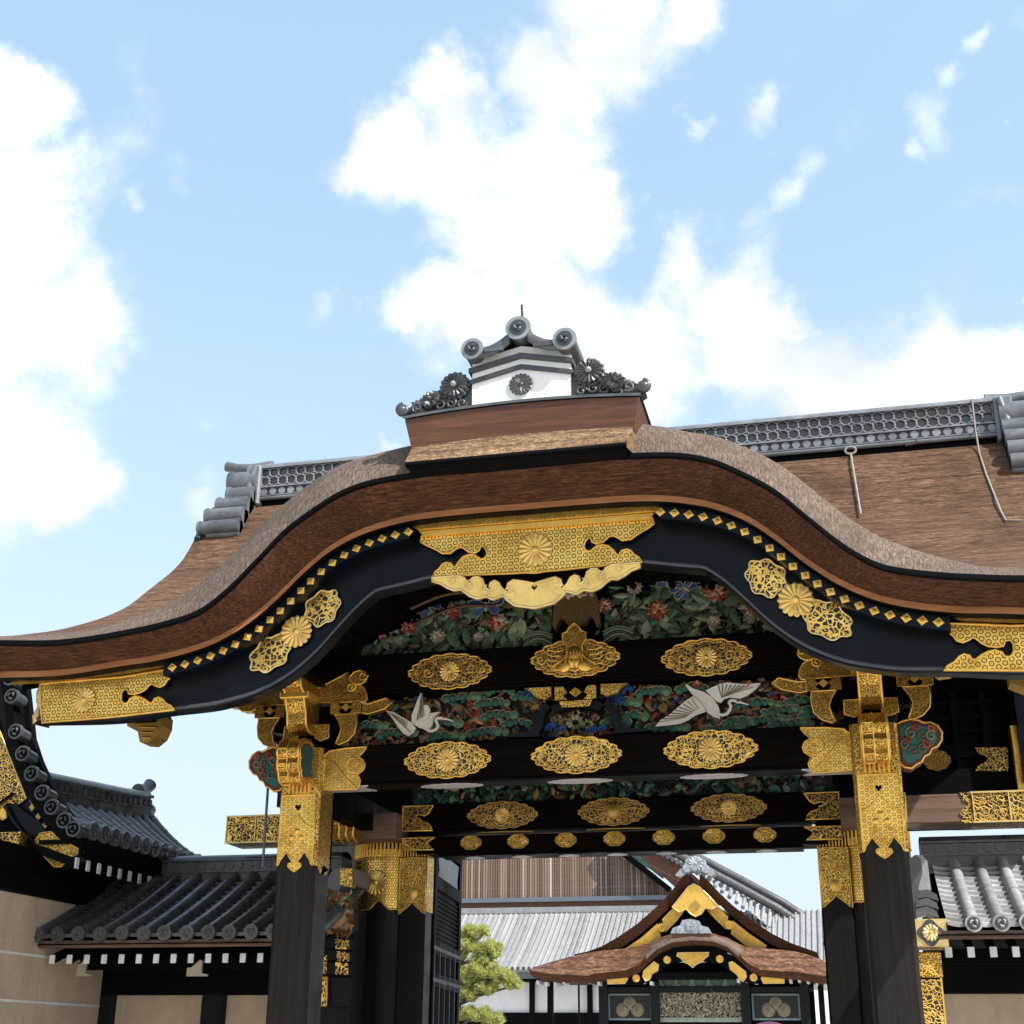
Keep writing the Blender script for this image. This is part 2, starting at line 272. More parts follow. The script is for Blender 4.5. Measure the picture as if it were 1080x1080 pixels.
# ------------------------------------------------------------------ mesh helpers
class MB:
    def __init__(s): s.v = []; s.f = []; s.mi = []; s.cur = 0; s.smooth = False; s.sm = []
    def add(s, vs, fs):
        o = len(s.v); s.v += [tuple(p) for p in vs]
        for f in fs: s.f.append(tuple(i+o for i in f)); s.mi.append(s.cur); s.sm.append(s.smooth)
        return s
    def box(s, x0, x1, y0, y1, z0, z1, bev=0):
        if x0 > x1: x0, x1 = x1, x0
        if bev:
            bm = bmesh.new(); bmesh.ops.create_cube(bm, size=1)
            for v in bm.verts: v.co = Vector(((x0+x1)/2+v.co.x*(x1-x0), (y0+y1)/2+v.co.y*(y1-y0), (z0+z1)/2+v.co.z*(z1-z0)))
            bmesh.ops.bevel(bm, geom=bm.edges[:], offset=bev, segments=1, affect='EDGES', profile=.5)
            bm.verts.index_update(); s.add([v.co for v in bm.verts], [[v.index for v in f.verts] for f in bm.faces]); bm.free(); return s
        vs = [(x, y, z) for x in (x0, x1) for y in (y0, y1) for z in (z0, z1)]
        return s.add(vs, [(0, 1, 3, 2), (4, 6, 7, 5), (0, 4, 5, 1), (2, 3, 7, 6), (0, 2, 6, 4), (1, 5, 7, 3)])
    def bar(s, a, b, w, h=None, up=(0, 0, 1)):
        h = h or w; a, b = Vector(a), Vector(b); d = (b-a).normalized(); u = Vector(up)
        sd = d.cross(u)
        if sd.length < 1e-4: sd = d.cross(Vector((1, 0, 0)))
        sd.normalize(); u = sd.cross(d)
        vs = [p+sd*(i*w/2)+u*(j*h/2) for p in (a, b) for i, j in ((-1, -1), (1, -1), (1, 1), (-1, 1))]
        return s.add(vs, [(3, 2, 1, 0), (4, 5, 6, 7), (0, 1, 5, 4), (1, 2, 6, 5), (2, 3, 7, 6), (3, 0, 4, 7)])
    def tube(s, pts, r, n=8, cap=True):
        pts = [Vector(p) for p in pts]; k = len(pts); rr = r if isinstance(r, (list, tuple)) else [r]*k; o = len(s.v); vs = []
        prev = None
        for i, p in enumerate(pts):
            t = (pts[min(i+1, k-1)]-pts[max(i-1, 0)]).normalized()
            if prev is None:
                a = t.cross(Vector((0, 0, 1)));  a = a if a.length > .05 else t.cross(Vector((1, 0, 0)))
            else: a = prev-t*prev.dot(t)
            a.normalize(); prev = a; b = t.cross(a)
            vs += [p+(a*math.cos(2*math.pi*j/n)+b*math.sin(2*math.pi*j/n))*rr[i] for j in range(n)]
        fs = [(i*n+j, i*n+(j+1) % n, (i+1)*n+(j+1) % n, (i+1)*n+j) for i in range(k-1) for j in range(n)]
        sv = s.smooth; s.smooth = True; s.add(vs, fs); s.smooth = sv
        if cap:
            s.add(vs[:n], [tuple(range(n))[::-1]]); s.add(vs[-n:], [tuple(range(n))])
        return s
    def grid(s, rows, closed=False):
        k = len(rows[0]); vs = [p for r_ in rows for p in r_]
        return s.add(vs, [(i*k+j, i*k+(j+1) % k, (i+1)*k+(j+1) % k, (i+1)*k+j) for i in range(len(rows)-1) for j in range(k if closed else k-1)])
    def plate(s, outer, y, th, holes=(), ax=None):
        """outline in (x, z) extruded from y (front) to y+th (back); ax maps (x, y, z) if given"""
        loops = [outer]+list(holes); flatp = [p for l in loops for p in l]
        tri = tessellate_polygon([[Vector((p[0], p[1], 0)) for p in l] for l in loops])
        P = ax or (lambda x, yy, z: (x, yy, z)); n = len(flatp)
        vs = [P(p[0], y, p[1]) for p in flatp]+[P(p[0], y+th, p[1]) for p in flatp]
        fs = []
        for t in tri:
            a, b, c = [flatp[i] for i in t]
            if (b[0]-a[0])*(c[1]-a[1])-(b[1]-a[1])*(c[0]-a[0]) < 0: t = (t[0], t[2], t[1])
            fs.append(tuple(t)); fs.append(tuple(i+n for i in reversed(t)))
        o = 0
        for l in loops:
            m = len(l)
            for i in range(m): a, b = o+i, o+(i+1) % m; fs.append((a, a+n, b+n, b))
            o += m
        return s.add(vs, fs)
    def disc(s, c, r, d, th, n=20):         # coin with axis d, front face at c, going back th
        c = Vector(c); d = Vector(d).normalized(); return s.tube([c, c-d*th], r, n)
    def dome(s, c, r, d, h, n=16, k=4):
        c = Vector(c); d = Vector(d).normalized(); a = d.cross(Vector((0, 0, 1)))
        a = (a if a.length > .05 else Vector((1, 0, 0))).normalized(); b = d.cross(a); rows = []
        for i in range(k+1):
            t = i/k*math.pi/2; rows.append([c+d*(h*math.sin(t))+(a*math.cos(2*math.pi*j/n)+b*math.sin(2*math.pi*j/n))*(r*math.cos(t)+1e-4) for j in range(n)])
        sv = s.smooth; s.smooth = True; s.grid(rows, True); s.smooth = sv; return s
    def mum(s, c, r, petals=16, d=(0, -1, 0), h=None):  # noqa
        """chrysanthemum crest: raised petals round a button"""
        c = Vector(c); d = Vector(d).normalized(); h = h or r*.15
        a = d.cross(Vector((0, 0, 1))); a = (a if a.length > .05 else Vector((1, 0, 0))).normalized(); b = d.cross(a)
        for k in range(petals):
            t = 2*math.pi*k/petals; w = math.pi/petals*.99
            u = lambda rr, tt, hh: c+(a*math.cos(tt)+b*math.sin(tt))*rr+d*hh
            mid = [u(r*.2, t, h*.5), u(r*.6, t, h*.95), u(r*.88, t, h*.9), u(r, t, h*.35)]
            for sg in (-1, 1):
                ed = [u(r*.2, t+sg*w, h*.35), u(r*.6, t+sg*w, h*.5), u(r*.88, t+sg*w*.97, h*.45), u(r*.97, t+sg*w*.45, h*.2)]
                vs = mid+ed; f = [(0, 1, 5, 4), (1, 2, 6, 5), (2, 3, 7, 6)]
                s.add(vs, f if sg > 0 else [tuple(reversed(q)) for q in f])
            s.add([u(r*.97, t-w*.45, h*.2), u(r*.97, t+w*.45, h*.2), u(r*.95, t+w*.45, 0), u(r*.95, t-w*.45, 0), u(r*.88, t-w*.93, h*.25), u(r*.88, t-w*.93, 0), u(r*.88, t+w*.93, h*.25), u(r*.88, t+w*.93, 0)],
                  [(0, 1, 2, 3), (4, 0, 3, 5), (1, 6, 7, 2)])
        s.dome(c+d*h*.4, r*.22, d, h*.8, 10, 3)
        return s
    def build(s, name, mats, parent=None):
        me = bpy.data.meshes.new(name); me.from_pydata(s.v, [], s.f)
        mats = mats if isinstance(mats, (list, tuple)) else [mats]
        for m in mats: me.materials.append(M[m] if isinstance(m, str) else m)
        me.polygons.foreach_set('material_index', s.mi); me.polygons.foreach_set('use_smooth', s.sm); me.update()
        o = bpy.data.objects.new(name, me); COL.objects.link(o)
        if parent:
            o.parent = parent
            if parent.type == 'EMPTY': o.matrix_parent_inverse = Matrix.Translation(-parent.location)
        return o
def recalc(o):
    bm = bmesh.new(); bm.from_mesh(o.data); bmesh.ops.recalc_face_normals(bm, faces=bm.faces[:]); bm.to_mesh(o.data); bm.free(); return o
def thing(name, label, cat, loc=(0, 0, 0), group=None):
    o = bpy.data.objects.new(name, None); COL.objects.link(o); o.location = loc; o['label'] = label; o['category'] = cat
    if group: o['group'] = group
    return o
def lab(o, t): o['label'] = t; return o
def copy_to(o, dx=0, dy=0, dz=0, parent=None):
    c = o.copy(); COL.objects.link(c); c.parent = parent or o.parent
    c.location = (o.location.x+dx, o.location.y+dy, o.location.z+dz)
    for ch in [k for k in o.children]: copy_to(ch, 0, 0, 0, c)
    return c
def mir(pts, s=-1): return [(s*p[0],)+tuple(p[1:]) for p in pts]
def symo(half):                       # right half outline (top centre -> bottom centre) mirrored to a closed one
    return half+[(-x, z) for x, z in reversed(half) if abs(x) > 1e-3]
def interp(T, x):
    """smooth curve through a table (Catmull-Rom in x)"""
    n = len(T)
    if x <= T[0][0]: return T[0][1]
    if x >= T[-1][0]: return T[-1][1]
    for i in range(n-1):
        if T[i][0] <= x <= T[i+1][0]: break
    x0, y0 = T[i]; x1, y1 = T[i+1]; h = x1-x0; t = (x-x0)/h
    def sl(k):
        if k == 0: return (T[1][1]-T[0][1])/(T[1][0]-T[0][0])
        if k == n-1: return (T[-1][1]-T[-2][1])/(T[-1][0]-T[-2][0])
        return (T[k+1][1]-T[k-1][1])/(T[k+1][0]-T[k-1][0])
    m0, m1 = sl(i)*h, sl(i+1)*h
    return (2*t**3-3*t*t+1)*y0+(t**3-2*t*t+t)*m0+(-2*t**3+3*t*t)*y1+(t**3-t*t)*m1
def border(mb, pts, y, r, closed=True, proud=0):
    p3 = [(x, y-proud, z) for x, z in pts]
    if closed: p3 = p3+[p3[0]]
    return mb.tube(p3, r, 5, not closed)
def spiral(cx, cz, r0, r1, turns, y, start=0, sgn=1, n=18):
    return [(cx+(r0+(r1-r0)*i/n)*math.cos(start+sgn*turns*2*math.pi*i/n), y, cz+(r0+(r1-r0)*i/n)*math.sin(start+sgn*turns*2*math.pi*i/n)) for i in range(n+1)]

# ------------------------------------------------------------------ ground
def ground():
    t = NT('pale_gravel'); f = t.noise(60, None, 4); g = t.noise(.4, None, 4)
    c = t.ramp(f, [(.3, (.42, .40, .36)), (.7, (.62, .59, .54))]); c = t.mix(t.math('MULTIPLY', g, .4), c, (.46, .43, .39)); t.bump(f, .5, .02)
    m = t.set(c, .95, 0, .1)
    mb = MB(); S = 1500; n = 12
    mb.grid([[(-S+2*S*i/n, -S+2*S*j/n, 0) for i in range(n+1)] for j in range(n+1)])
    o = recalc(mb.build('ground', m)); o['kind'] = 'structure'
    mb = MB(); mb.grid([[(x, y, .004) for x in (-2.3, 2.3)] for y in (-40, -10, 10, 36)])
    p = recalc(mb.build('path', flat('stone_path', (.42, .40, .37), .9, 0, .15, 3))); p['kind'] = 'structure'
ground()
#@@NEXT@@
# ================================================================== the gate
YR = 2.07                               # ridge line
gate = thing('karamon_gate', 'ornate black and gold gate with a bow shaped cypress bark gable, towering over the view', 'gate')
KB = [(0, 5.895), (.55, 5.895), (1.0, 5.88), (1.3, 5.835), (1.56, 5.76), (1.81, 5.63), (2.03, 5.45), (2.24, 5.245), (2.48, 5.05), (2.74, 4.905), (3.0, 4.82), (3.35, 4.755), (3.65, 4.73), (4.25, 4.675), (4.9, 4.69), (5.3, 4.71)]
KT = [(0, 6.18), (.45, 6.175), (.9, 6.15), (1.3, 6.115), (1.57, 6.04), (1.82, 5.90), (2.07, 5.72), (2.3, 5.48), (2.55, 5.23), (2.77, 5.07), (2.97, 5.0), (3.4, 4.925), (4.04, 4.87), (4.66, 4.9), (5.3, 4.95)]
KC = [(-5.3, 5.08), (-4.9, 5.04), (-4.4, 5.02), (-3.93, 5.05), (-3.49, 5.18), (-3.2, 5.28), (-2.95, 5.44), (-2.69, 5.66), (-2.5, 5.86), (-2.3, 6.05), (-2.1, 6.21), (-1.9, 6.345), (-1.7, 6.45), (-1.4, 6.52), (-1.15, 6.56), (-.9, 6.59), (0, 6.6), (.9, 6.58), (1.15, 6.53), (1.33, 6.47), (1.58, 6.40), (1.84, 6.27), (2.09, 6.10), (2.32, 5.88), (2.55, 5.64), (2.78, 5.44), (3.01, 5.31), (3.24, 5.21), (3.46, 5.13), (3.7, 5.07), (4.3, 5.03), (5.3, 5.06)]
kb = lambda x: interp(KB, abs(x)); kt = lambda x: interp(KT, abs(x)); kc = lambda x: interp(KC, x)
SP = [(-2.2, 5.04), (-2.0, 5.12), (-1.0, 5.5), (0, 6.0), (.6, 6.45), (1.2, 6.95), (1.5, 7.36), (1.8, 7.80), (2.07, 7.97)]
def roofz(x, y):
    if y > YR: y = 2*YR-y
    a = interp(SP, y); b = kc(x) - .03*(y+2.2); k = .10
    h = max(k-abs(a-b), 0)/k; z = max(a, b)+h*h*k*.25
    return z
XV = 4.98
xs = [-XV+2*XV*i/200 for i in range(201)]
def make_roof():
    ys = [-2.2+ (2*YR+4.4)*j/96 for j in range(97)]
    mb = MB(); mb.smooth = True
    mb.grid([[(x, y, roofz(x, y)) for x in xs] for y in ys])
    mb.smooth = False
    for sg in (-1, 1):                  # bark thickness seen at the two verges
        mb.grid([[(sg*XV, y, roofz(sg*XV, y)) for y in ys], [(sg*(XV-.12), y, roofz(sg*XV, y)-.36) for y in ys]])
    roof = mb.build('bark_roof', 'bark', gate); recalc(roof)
    for side in (0, 1):                 # front and rear eaves alike
        fy = (lambda y: y) if not side else (lambda y: 2*YR-y)
        mb = MB(); mb.smooth = True
        prof = lambda x: [(fy(-2.2), max(kc(x), roofz(x, -2.2))), (fy(-2.3), kc(x)-.35*(kc(x)-kt(x))*.55), (fy(-2.42), kt(x)+.42*(kc(x)-kt(x))), (fy(-2.5), kt(x)+.03)]
        mb.grid([[(x, prof(x)[i][0], prof(x)[i][1]) for x in xs] for i in range(4)])
        recalc(mb.build('weathered_edge', 'bark_edge', roof))
        mb = MB(); mb.grid([[(x, fy(-2.5), kt(x)+.03) for x in xs], [(x, fy(-2.515), kt(x)+.02) for x in xs], [(x, fy(-2.515), kt(x)-.012) for x in xs], [(x, fy(-2.47), kt(x)-.02) for x in xs]])
        recalc(mb.build('edge_binding', 'black', roof))
        mb = MB(); mb.smooth = True
        rows = []
        for i in range(9):
            t = i/8
            rows.append([(x, fy(-2.475+.35*t), (kt(x)-.018)*(1-t)+(kb(x)+.055)*t - .012*math.sin(t*math.pi)) for x in xs])
        mb.grid(rows); recalc(mb.build('eave_rim', 'bark_cut', roof))
        mb = MB(); prof2 = [(-2.145, .062), (-2.15, .004), (-2.12, .004), (-1.9, .03)]
        mb.grid([[(x, fy(a), kb(x)+b) for x in xs] for a, b in prof2])
        o_ = recalc(mb.build('eave_trim', ['trim', 'black'], roof)); n_ = len(xs)-1
        for i_, p_ in enumerate(o_.data.polygons): p_.material_index = 0 if i_ < n_ else 1
    mb = MB(); mb.smooth = True         # dark underside
    ys2 = [-1.93+(2*YR+3.86)*j/60 for j in range(61)]
    def under(x, y):
        yy = min(y, 2*YR-y); return max(interp(SP, yy)-.46, kb(x)-.05*(yy+1.93)*.3)-.0
    mb.grid([[(x*.995, y, under(x, y)+.02) for x in xs[::2]] for y in ys2])
    recalc(mb.build('soffit', 'lacquer', roof))
    mb = MB()
    for k in range(26):                 # rafters lying under the eaves
        x = -4.75+k*.38
        mb.tube([(x, -1.9+.3*j, under(x, -1.9+.3*j)-.03) for j in range(13)], .035, 4)
    mb.build('rafters', 'lacquer', roof)
    return roof
roof = make_roof()

def make_barge(side):
    y0 = -1.87 if not side else 2*YR+1.87-.12
    low = [(0, 5.5), (.5, 5.47), (.9, 5.42), (1.15, 5.375), (1.3, 5.35), (1.42, 5.33), (1.5, 5.275), (1.6, 5.19), (1.75, 5.03), (1.93, 4.83), (2.1, 4.68), (2.25, 4.58), (2.48, 4.475), (2.7, 4.42), (2.9, 4.385), (3.3, 4.36), (3.8, 4.315), (4.55, 4.33)]
    lz = lambda x: interp(low, abs(x))
    X = [-4.58+9.16*i/160 for i in range(161)]
    mb = MB()
    mb.smooth = True
    mb.grid([[(x, y0, kb(x)+.05) for x in X], [(x, y0-.012, kb(x)*.86+lz(x)*.14) for x in X], [(x, y0+.012, kb(x)*.5+lz(x)*.5) for x in X], [(x, y0, lz(x)+.05) for x in X]])
    mb.smooth = False
    mb.grid([[(x, y0, lz(x)+.05) for x in X], [(x, y0-.03, lz(x)+.045) for x in X], [(x, y0-.035, lz(x)+.012) for x in X], [(x, y0-.01, lz(x)) for x in X], [(x, y0+.12, lz(x)) for x in X], [(x, y0+.12, kb(x)+.05) for x in X]])
    b = recalc(mb.build('barge_board', 'board', gate))
    mb = MB(); mb.smooth = True           # grey lip moulding
    rows = [[(x, y0-.02+.022*math.cos(a), lz(x)+.03+.022*math.sin(a)) for x in X] for a in [R(k*45+90) for k in range(9)]]
    mb.grid(rows); recalc(mb.build('lip_moulding', flat('grey_lip', (.05, .055, .065), .35, 0, .2, 10, .03) if not side else 'board', b))
    if side: return b
    # diamond studs along the upper edge
    for sg in (-1, 1):
        X2 = [sg*(1.09+2.21*i/60) for i in range(61)]; mb = MB()
        mb.grid([[(x, y0-.03, kb(x)+.02) for x in X2], [(x, y0-.19, kb(x)+.0) for x in X2], [(x, y0-.19, kb(x)-.115) for x in X2], [(x, y0, kb(x)-.10) for x in X2]])
        recalc(mb.build('stud_strip', 'board', b))
    ys_ = y0-.19
    path = []
    for i in range(401):
        x = 1.1+2.2*i/400; dz = (kb(x+.01)-kb(x-.01))/.02; q_ = math.hypot(1, dz); path.append((x+.058*dz/q_, kb(x)-.058/q_))
    acc = 0; pts = []; last = path[0]; nxt = .0
    for i in range(1, len(path)):
        d = math.dist(path[i], path[i-1]); acc += d
        if acc >= nxt:
            a = math.atan2(path[i][1]-path[i-1][1], path[i][0]-path[i-1][0]); pts.append((path[i], a)); nxt += .122
    for (x, z), a in pts:
        for sg in (-1, 1):
            m = MB(); q = [(math.cos(a+k*math.pi/2)*.044, math.sin(a+k*math.pi/2)*.040) for k in range(4)]
            m.add([(x*sg+dx*sg, ys_-.012, z+dz) for dx, dz in q]+[(x*sg, ys_-.018, z)]+[(x*sg+dx*sg, ys_, z+dz) for dx, dz in q],
                  [(0, 1, 4), (1, 2, 4), (2, 3, 4), (3, 0, 4), (0, 5, 6, 1), (1, 6, 7, 2), (2, 7, 8, 3), (3, 8, 5, 0)])
            m.cur = 1; m.dome((x*sg, ys_-.015, z), .016, (0, -1, 0), .014, 8, 2)
            recalc(m.build('diamond_stud', ['gold', 'gold_dull'], b))
    Yp = y0-.062
    # centre plate, traced on its right half
    Z4 = lambda pts: tr(pts, Yp, 430, 530, 4)
    h = Z4([(540, 76), (780, 60), (1010, 46), (1035, 66), (1040, 90), (1010, 110), (975, 130), (940, 155), (905, 160), (888, 148), (870, 140), (850, 142), (825, 165), (795, 174), (778, 166), (773, 150), (762, 147), (748, 165), (742, 188), (752, 203), (770, 207), (782, 196), (800, 182), (825, 178), (850, 185), (866, 200), (880, 218), (890, 224), (902, 203), (925, 197), (942, 203), (955, 220), (975, 232), (990, 250), (760, 272), (640, 285), (580, 290), (545, 297)])
    h[0] = (0, h[0][1]); h[-1] = (0, h[-1][1])
    o = symo(h)
    m = MB(); m.plate(o, Yp, .03); m.cur = 1; border(m, o, Yp, .011)
    m.plate([(-1.0, 5.80), (1.0, 5.80), (1.03, 5.85), (-1.03, 5.85)], Yp-.03, .03)
    m.box(-1.04, 1.04, Yp-.045, Yp+.02, 5.855, 5.925)
    c = m.build('centre_plate', ['gold_hex', 'gold'], b)
    m = MB(); m.plate([(-1.05, 5.862), (1.05, 5.862), (1.09, 5.89), (1.05, 5.92), (-1.05, 5.92), (-1.09, 5.89)], Yp-.055, .01); m.build('band', 'gold_fine', b)
    m = MB(); x, z = xz(564.5, 580, Yp); m.mum((0, Yp-.005, z), .155, 16); m.build('chrysanthemum', 'petal', b)
    # pendant under the centre
    h = Z4([(545, 346), (590, 330), (625, 320), (648, 330), (653, 350), (641, 369), (660, 366), (678, 345), (690, 321), (707, 311), (725, 318), (729, 335), (719, 349), (739, 345), (752, 324), (760, 298), (778, 284), (800, 284), (813, 295), (809, 311), (827, 300), (838, 281), (862, 268), (985, 258), (982, 276), (945, 290), (915, 312), (885, 328), (860, 326), (845, 335), (815, 362), (780, 378), (745, 372), (715, 390), (672, 378), (655, 398), (620, 428), (580, 438), (545, 449)])
    h[0] = (0, h[0][1]); h[-1] = (0, h[-1][1])
    def hole(cx, cy, r, n=12, e=.7): return [xz(430+(cx+r*math.cos(2*math.pi*i/n))/4, 530+(cy+r*e*math.sin(2*math.pi*i/n))/4, Yp) for i in range(n)]
    holes = []
    holes.append([(.0, 5.235), (.03, 5.265), (.016, 5.282), (0, 5.27), (-.016, 5.282), (-.03, 5.265)])
    o = symo(h); m = MB(); m.plate(o, Yp-.03, .05, holes); m.cur = 1; border(m, o, Yp-.03, .012)
    for sg in (-1, 1):
        for (cx, cz, r) in ((.20, 5.22, .07), (.42, 5.26, .05), (.57, 5.32, .045), (.72, 5.38, .04)):
            p = spiral(cx*sg, cz, r, .012, 1.3, Yp-.034, R(100) if sg > 0 else R(80), -sg); m.tube(p, .007, 5)
    m.build('gable_pendant', ['gold_cream', 'gold_pale'], b)
    # flower fittings on the bends
    for sg in (-1, 1):
        fx, fz = 2.148, 5.025
        m = MB(); m.mum((sg*fx, y0-.03, fz), .15, 16); m.build('chrysanthemum', 'petal', b)
        # two fretted wings either side of the flower
        for (ax, az, bx, bz) in ((2.02, 5.13, 1.80, 5.36), (2.25, 4.93, 2.55, 4.73)):
            dx, dz = bx-ax, bz-az; Ln = math.hypot(dx, dz); ux, uz = dx/Ln, dz/Ln; nx, nz = -uz, ux
            n = 40; o = []
            for i in range(n):
                t = 2*math.pi*i/n; rr = 1+.09*math.cos(7*t+1)
                lx = Ln*.54*math.cos(t)*rr; ln = .145*math.sin(t)*rr*(1.0-.12*math.cos(t))
                o.append((sg*(ax+ux*(Ln*.46+lx)+nx*ln), az+uz*(Ln*.46+lx)+nz*ln))
            hs = []
            rnd = random.Random(int(ax*1000))
            for u in range(-3, 4):
                for w in range(-2, 3):
                    px_, pn = (u+.5*(w % 2))*.052, w*.05
                    if (px_/(Ln*.46))**2+(pn/.118)**2 > .8: continue
                    a0 = rnd.random()*3; cxx = ax+ux*(Ln*.46+px_)+nx*pn; czz = az+uz*(Ln*.46+px_)+nz*pn
                    hs.append([(sg*(cxx+.017*math.cos(a0+k*1.0472)*(1+.3*(k % 2))), czz+.017*math.sin(a0+k*1.0472)*(1+.3*(k % 2))) for k in range(6)])
            m = MB(); m.plate(o, y0-.022, .012); m.cur = 1; border(m, o, y0-.022, .009); m.build('fretted_wing', ['gold_fret', 'gold_pale'], b)
    # end plates, traced on the left end
    Z3 = lambda pts: tr(pts, Yp, 0, 640, 5.4)
    o = Z3([(230, 440), (300, 432), (700, 400), (985, 350), (993, 368), (970, 400), (950, 420), (935, 445), (910, 457), (880, 445), (868, 435), (850, 445), (830, 468), (800, 488), (765, 497), (735, 495), (728, 470), (705, 468), (690, 490), (690, 530), (705, 552), (728, 548), (740, 525), (770, 510), (800, 515), (830, 530), (855, 550), (870, 545), (880, 525), (905, 515), (925, 525), (945, 550), (975, 565), (995, 585), (600, 630), (240, 660), (232, 560)])
    bd = Z3([(75, 445), (80, 428), (500, 392), (920, 322), (945, 335), (920, 350), (700, 388), (300, 428)])
    fx, fz = xz(88.5, 738, Yp)
    for sg in (-1, 1):
        oo = [(-sg*x, z) for x, z in o]; m = MB(); m.plate(oo, Yp, .03); m.cur = 1; border(m, oo, Yp, .012)
        m.build('end_plate', ['gold_hex', 'gold'], b)
        bb = [(-sg*x, z) for x, z in bd]; m = MB(); m.plate(bb, Yp-.02, .03); m.build('band', 'gold_fine', b)
        m = MB(); m.mum((-sg*fx, Yp-.005, fz), .12, 16); m.build('chrysanthemum', 'petal', b)
        # wrapped end of the board
        zz = [4.34, 4.42, 4.50, 4.57, 4.64, 4.70]; m = MB()
        m.grid([[(sg*4.57, -1.905, z_) for z_ in zz], [(sg*(4.68+.02*math.sin(k*2.2)), -1.80, z_) for k, z_ in enumerate(zz)], [(sg*(4.62+.02*math.sin(k*2.2)), -1.62, z_) for k, z_ in enumerate(zz)]])
        recalc(m.build('end_wrap', 'gold_chase', b))
    return b
barge = make_barge(0); make_barge(1)
# ---------------------------------------------------------------- posts
def chamfer_post(mb, cx, cy, w, z0, z1, ch=.035, taper=1.0):
    h = w/2
    o = [(-h+ch, -h), (h-ch, -h), (h, -h+ch), (h, h-ch), (h-ch, h), (-h+ch, h), (-h, h-ch), (-h, -h+ch)]
    vs = [(cx+x, cy+y, z0) for x, y in o]+[(cx+x*taper, cy+y*taper, z1) for x, y in o]
    return mb.add(vs, [tuple(range(8))[::-1], tuple(range(8, 16))]+[(i, (i+1) % 8, 8+(i+1) % 8, 8+i) for i in range(8)])
PX, PW = 2.70, .40
def sleeve_outline(w, zb, zt, cx=0, tip=.055):
    """gold wrap: straight top, leafy bottom with a hanging heart"""
    h = w/2
    half = [(0, zt), (h, zt), (h, zb), (h*.93, zb+.012), (h*.86, zb+.05), (h*.70, zb+.085), (h*.58, zb+.115), (h*.47, zb+.12), (h*.36, zb+.085), (h*.20, zb+.05), (h*.12, zb+.022), (h*.22, zb+.03), (h*.36, zb+.022), (h*.38, zb-.005), (h*.22, zb-.03), (0, zb-tip)]
    return [(cx+x, z) for x, z in symo(half)]
def front_post(sg, cy, rear=False):
    cx = sg*PX
    mb = MB(); chamfer_post(mb, cx, cy, PW, 0, 4.37); p = mb.build('post', 'post', gate)
    m = MB(); m.box(cx-.33, cx+.33, cy-.33, cy+.33, 0, .22, .03); m.build('base_stone', flat('granite', (.33, .32, .30), .8, 0, .3, 40), p)
    zb, zt = 3.24, 4.36; yf = cy-PW/2-.008
    m = MB(); o = sleeve_outline(PW-.05, zb, 3.90, cx); m.plate(o, yf-.006, .012); m.cur = 1; border(m, o, yf-.006, .0075)
    for (za, zc) in ((3.60, 3.60),):
        pass
    # pointed arch line and ribs of the wrap
    for pts in ([(-.15, 3.60), (-.09, 3.62), (0, 3.72), (.09, 3.62), (.15, 3.60)],):
        m.tube([(cx+x, yf-.01, z) for x, z in pts], .008, 5)
    for k in range(6): x = cx-.10+k*.04; m.box(x-.011, x+.011, yf-.02, yf, 3.92, 4.02, .004)
    m.tube([(cx-.17, yf-.008, 3.905), (cx+.17, yf-.008, 3.905)], .009, 5)
    m.cur = 2; hx = [(0, 3.755), (.028, 3.785), (.026, 3.805), (.012, 3.81), (0, 3.80), (-.012, 3.81), (-.026, 3.805), (-.028, 3.785)]
    m.plate([(cx+x, z) for x, z in hx], yf-.011, .004)
    m.cur = 1
    for k in range(3):
        m.dome((cx+(-.05, 0, .05)[k], yf-.008, (3.50, 3.56, 3.50)[k]), .03, (0, -1, 0), .014, 10, 2)
    for s2 in (-1, 1): m.tube([(x, y-.012, z) for x, y, z in spiral(cx+s2*.075, 3.42, .045, .01, 1.2, yf, R(90), s2, 12)], .007, 5)
    m.tube([(x, y-.012, z) for x, y, z in spiral(cx, 3.33, .05, .012, 1.0, yf, R(90), 1, 12)], .006, 5)
    m.build('gold_sleeve', ['gold_fine', 'gold', 'black'], p)
    # chamfer strips and side wraps
    m = MB(); hw = PW/2
    for s2 in (-1, 1):
        x0, x1 = cx+s2*(hw-.035), cx+s2*hw; off = .006
        m.add([(x0, cy-hw-off, zb), (x1+s2*off, cy-hw+.035, zb), (x1+s2*off, cy-hw+.035, zt), (x0, cy-hw-off, zt)], [(0, 1, 2, 3)])
        m.add([(x1+s2*off, cy-hw+.035, zb), (x1+s2*off, cy+hw-.035, zb), (x1+s2*off, cy+hw-.035, zt), (x1+s2*off, cy-hw+.035, zt)], [(0, 1, 2, 3)])
        m.add([(x1+s2*off, cy-.16, zb), (x1+s2*off, cy+.16, zb), (x1+s2*off, cy+.06, zb-.07), (x1+s2*off, cy, zb+.03), (x1+s2*off, cy-.06, zb-.07)], [(0, 4, 3, 2, 1)])
        m.box(cx-hw-off, cx+hw+off, cy+hw, cy+hw+.006, zb, zt)
    m.add([(cx-hw+.02, cy-hw-.012, 3.9), (cx+hw-.02, cy-hw-.012, 3.9), (cx+hw-.02, cy-hw-.012, zt), (cx-hw+.02, cy-hw-.012, zt)], [(0, 1, 2, 3)])
    recalc(m.build('side_wrap', 'gold_chase', p))
    # nose of the tie beam: gold-wrapped scroll towards the viewer
    prof = [(0, 4.40), (-.10, 4.42), (-.22, 4.405), (-.31, 4.36), (-.36, 4.29), (-.355, 4.235), (-.33, 4.20), (-.345, 4.15), (-.33, 4.10), (-.285, 4.065), (-.29, 4.03), (-.25, 3.985), (-.19, 3.97), (-.12, 3.985), (0, 4.03)]
    f = -1 if not rear else 1
    m = MB()
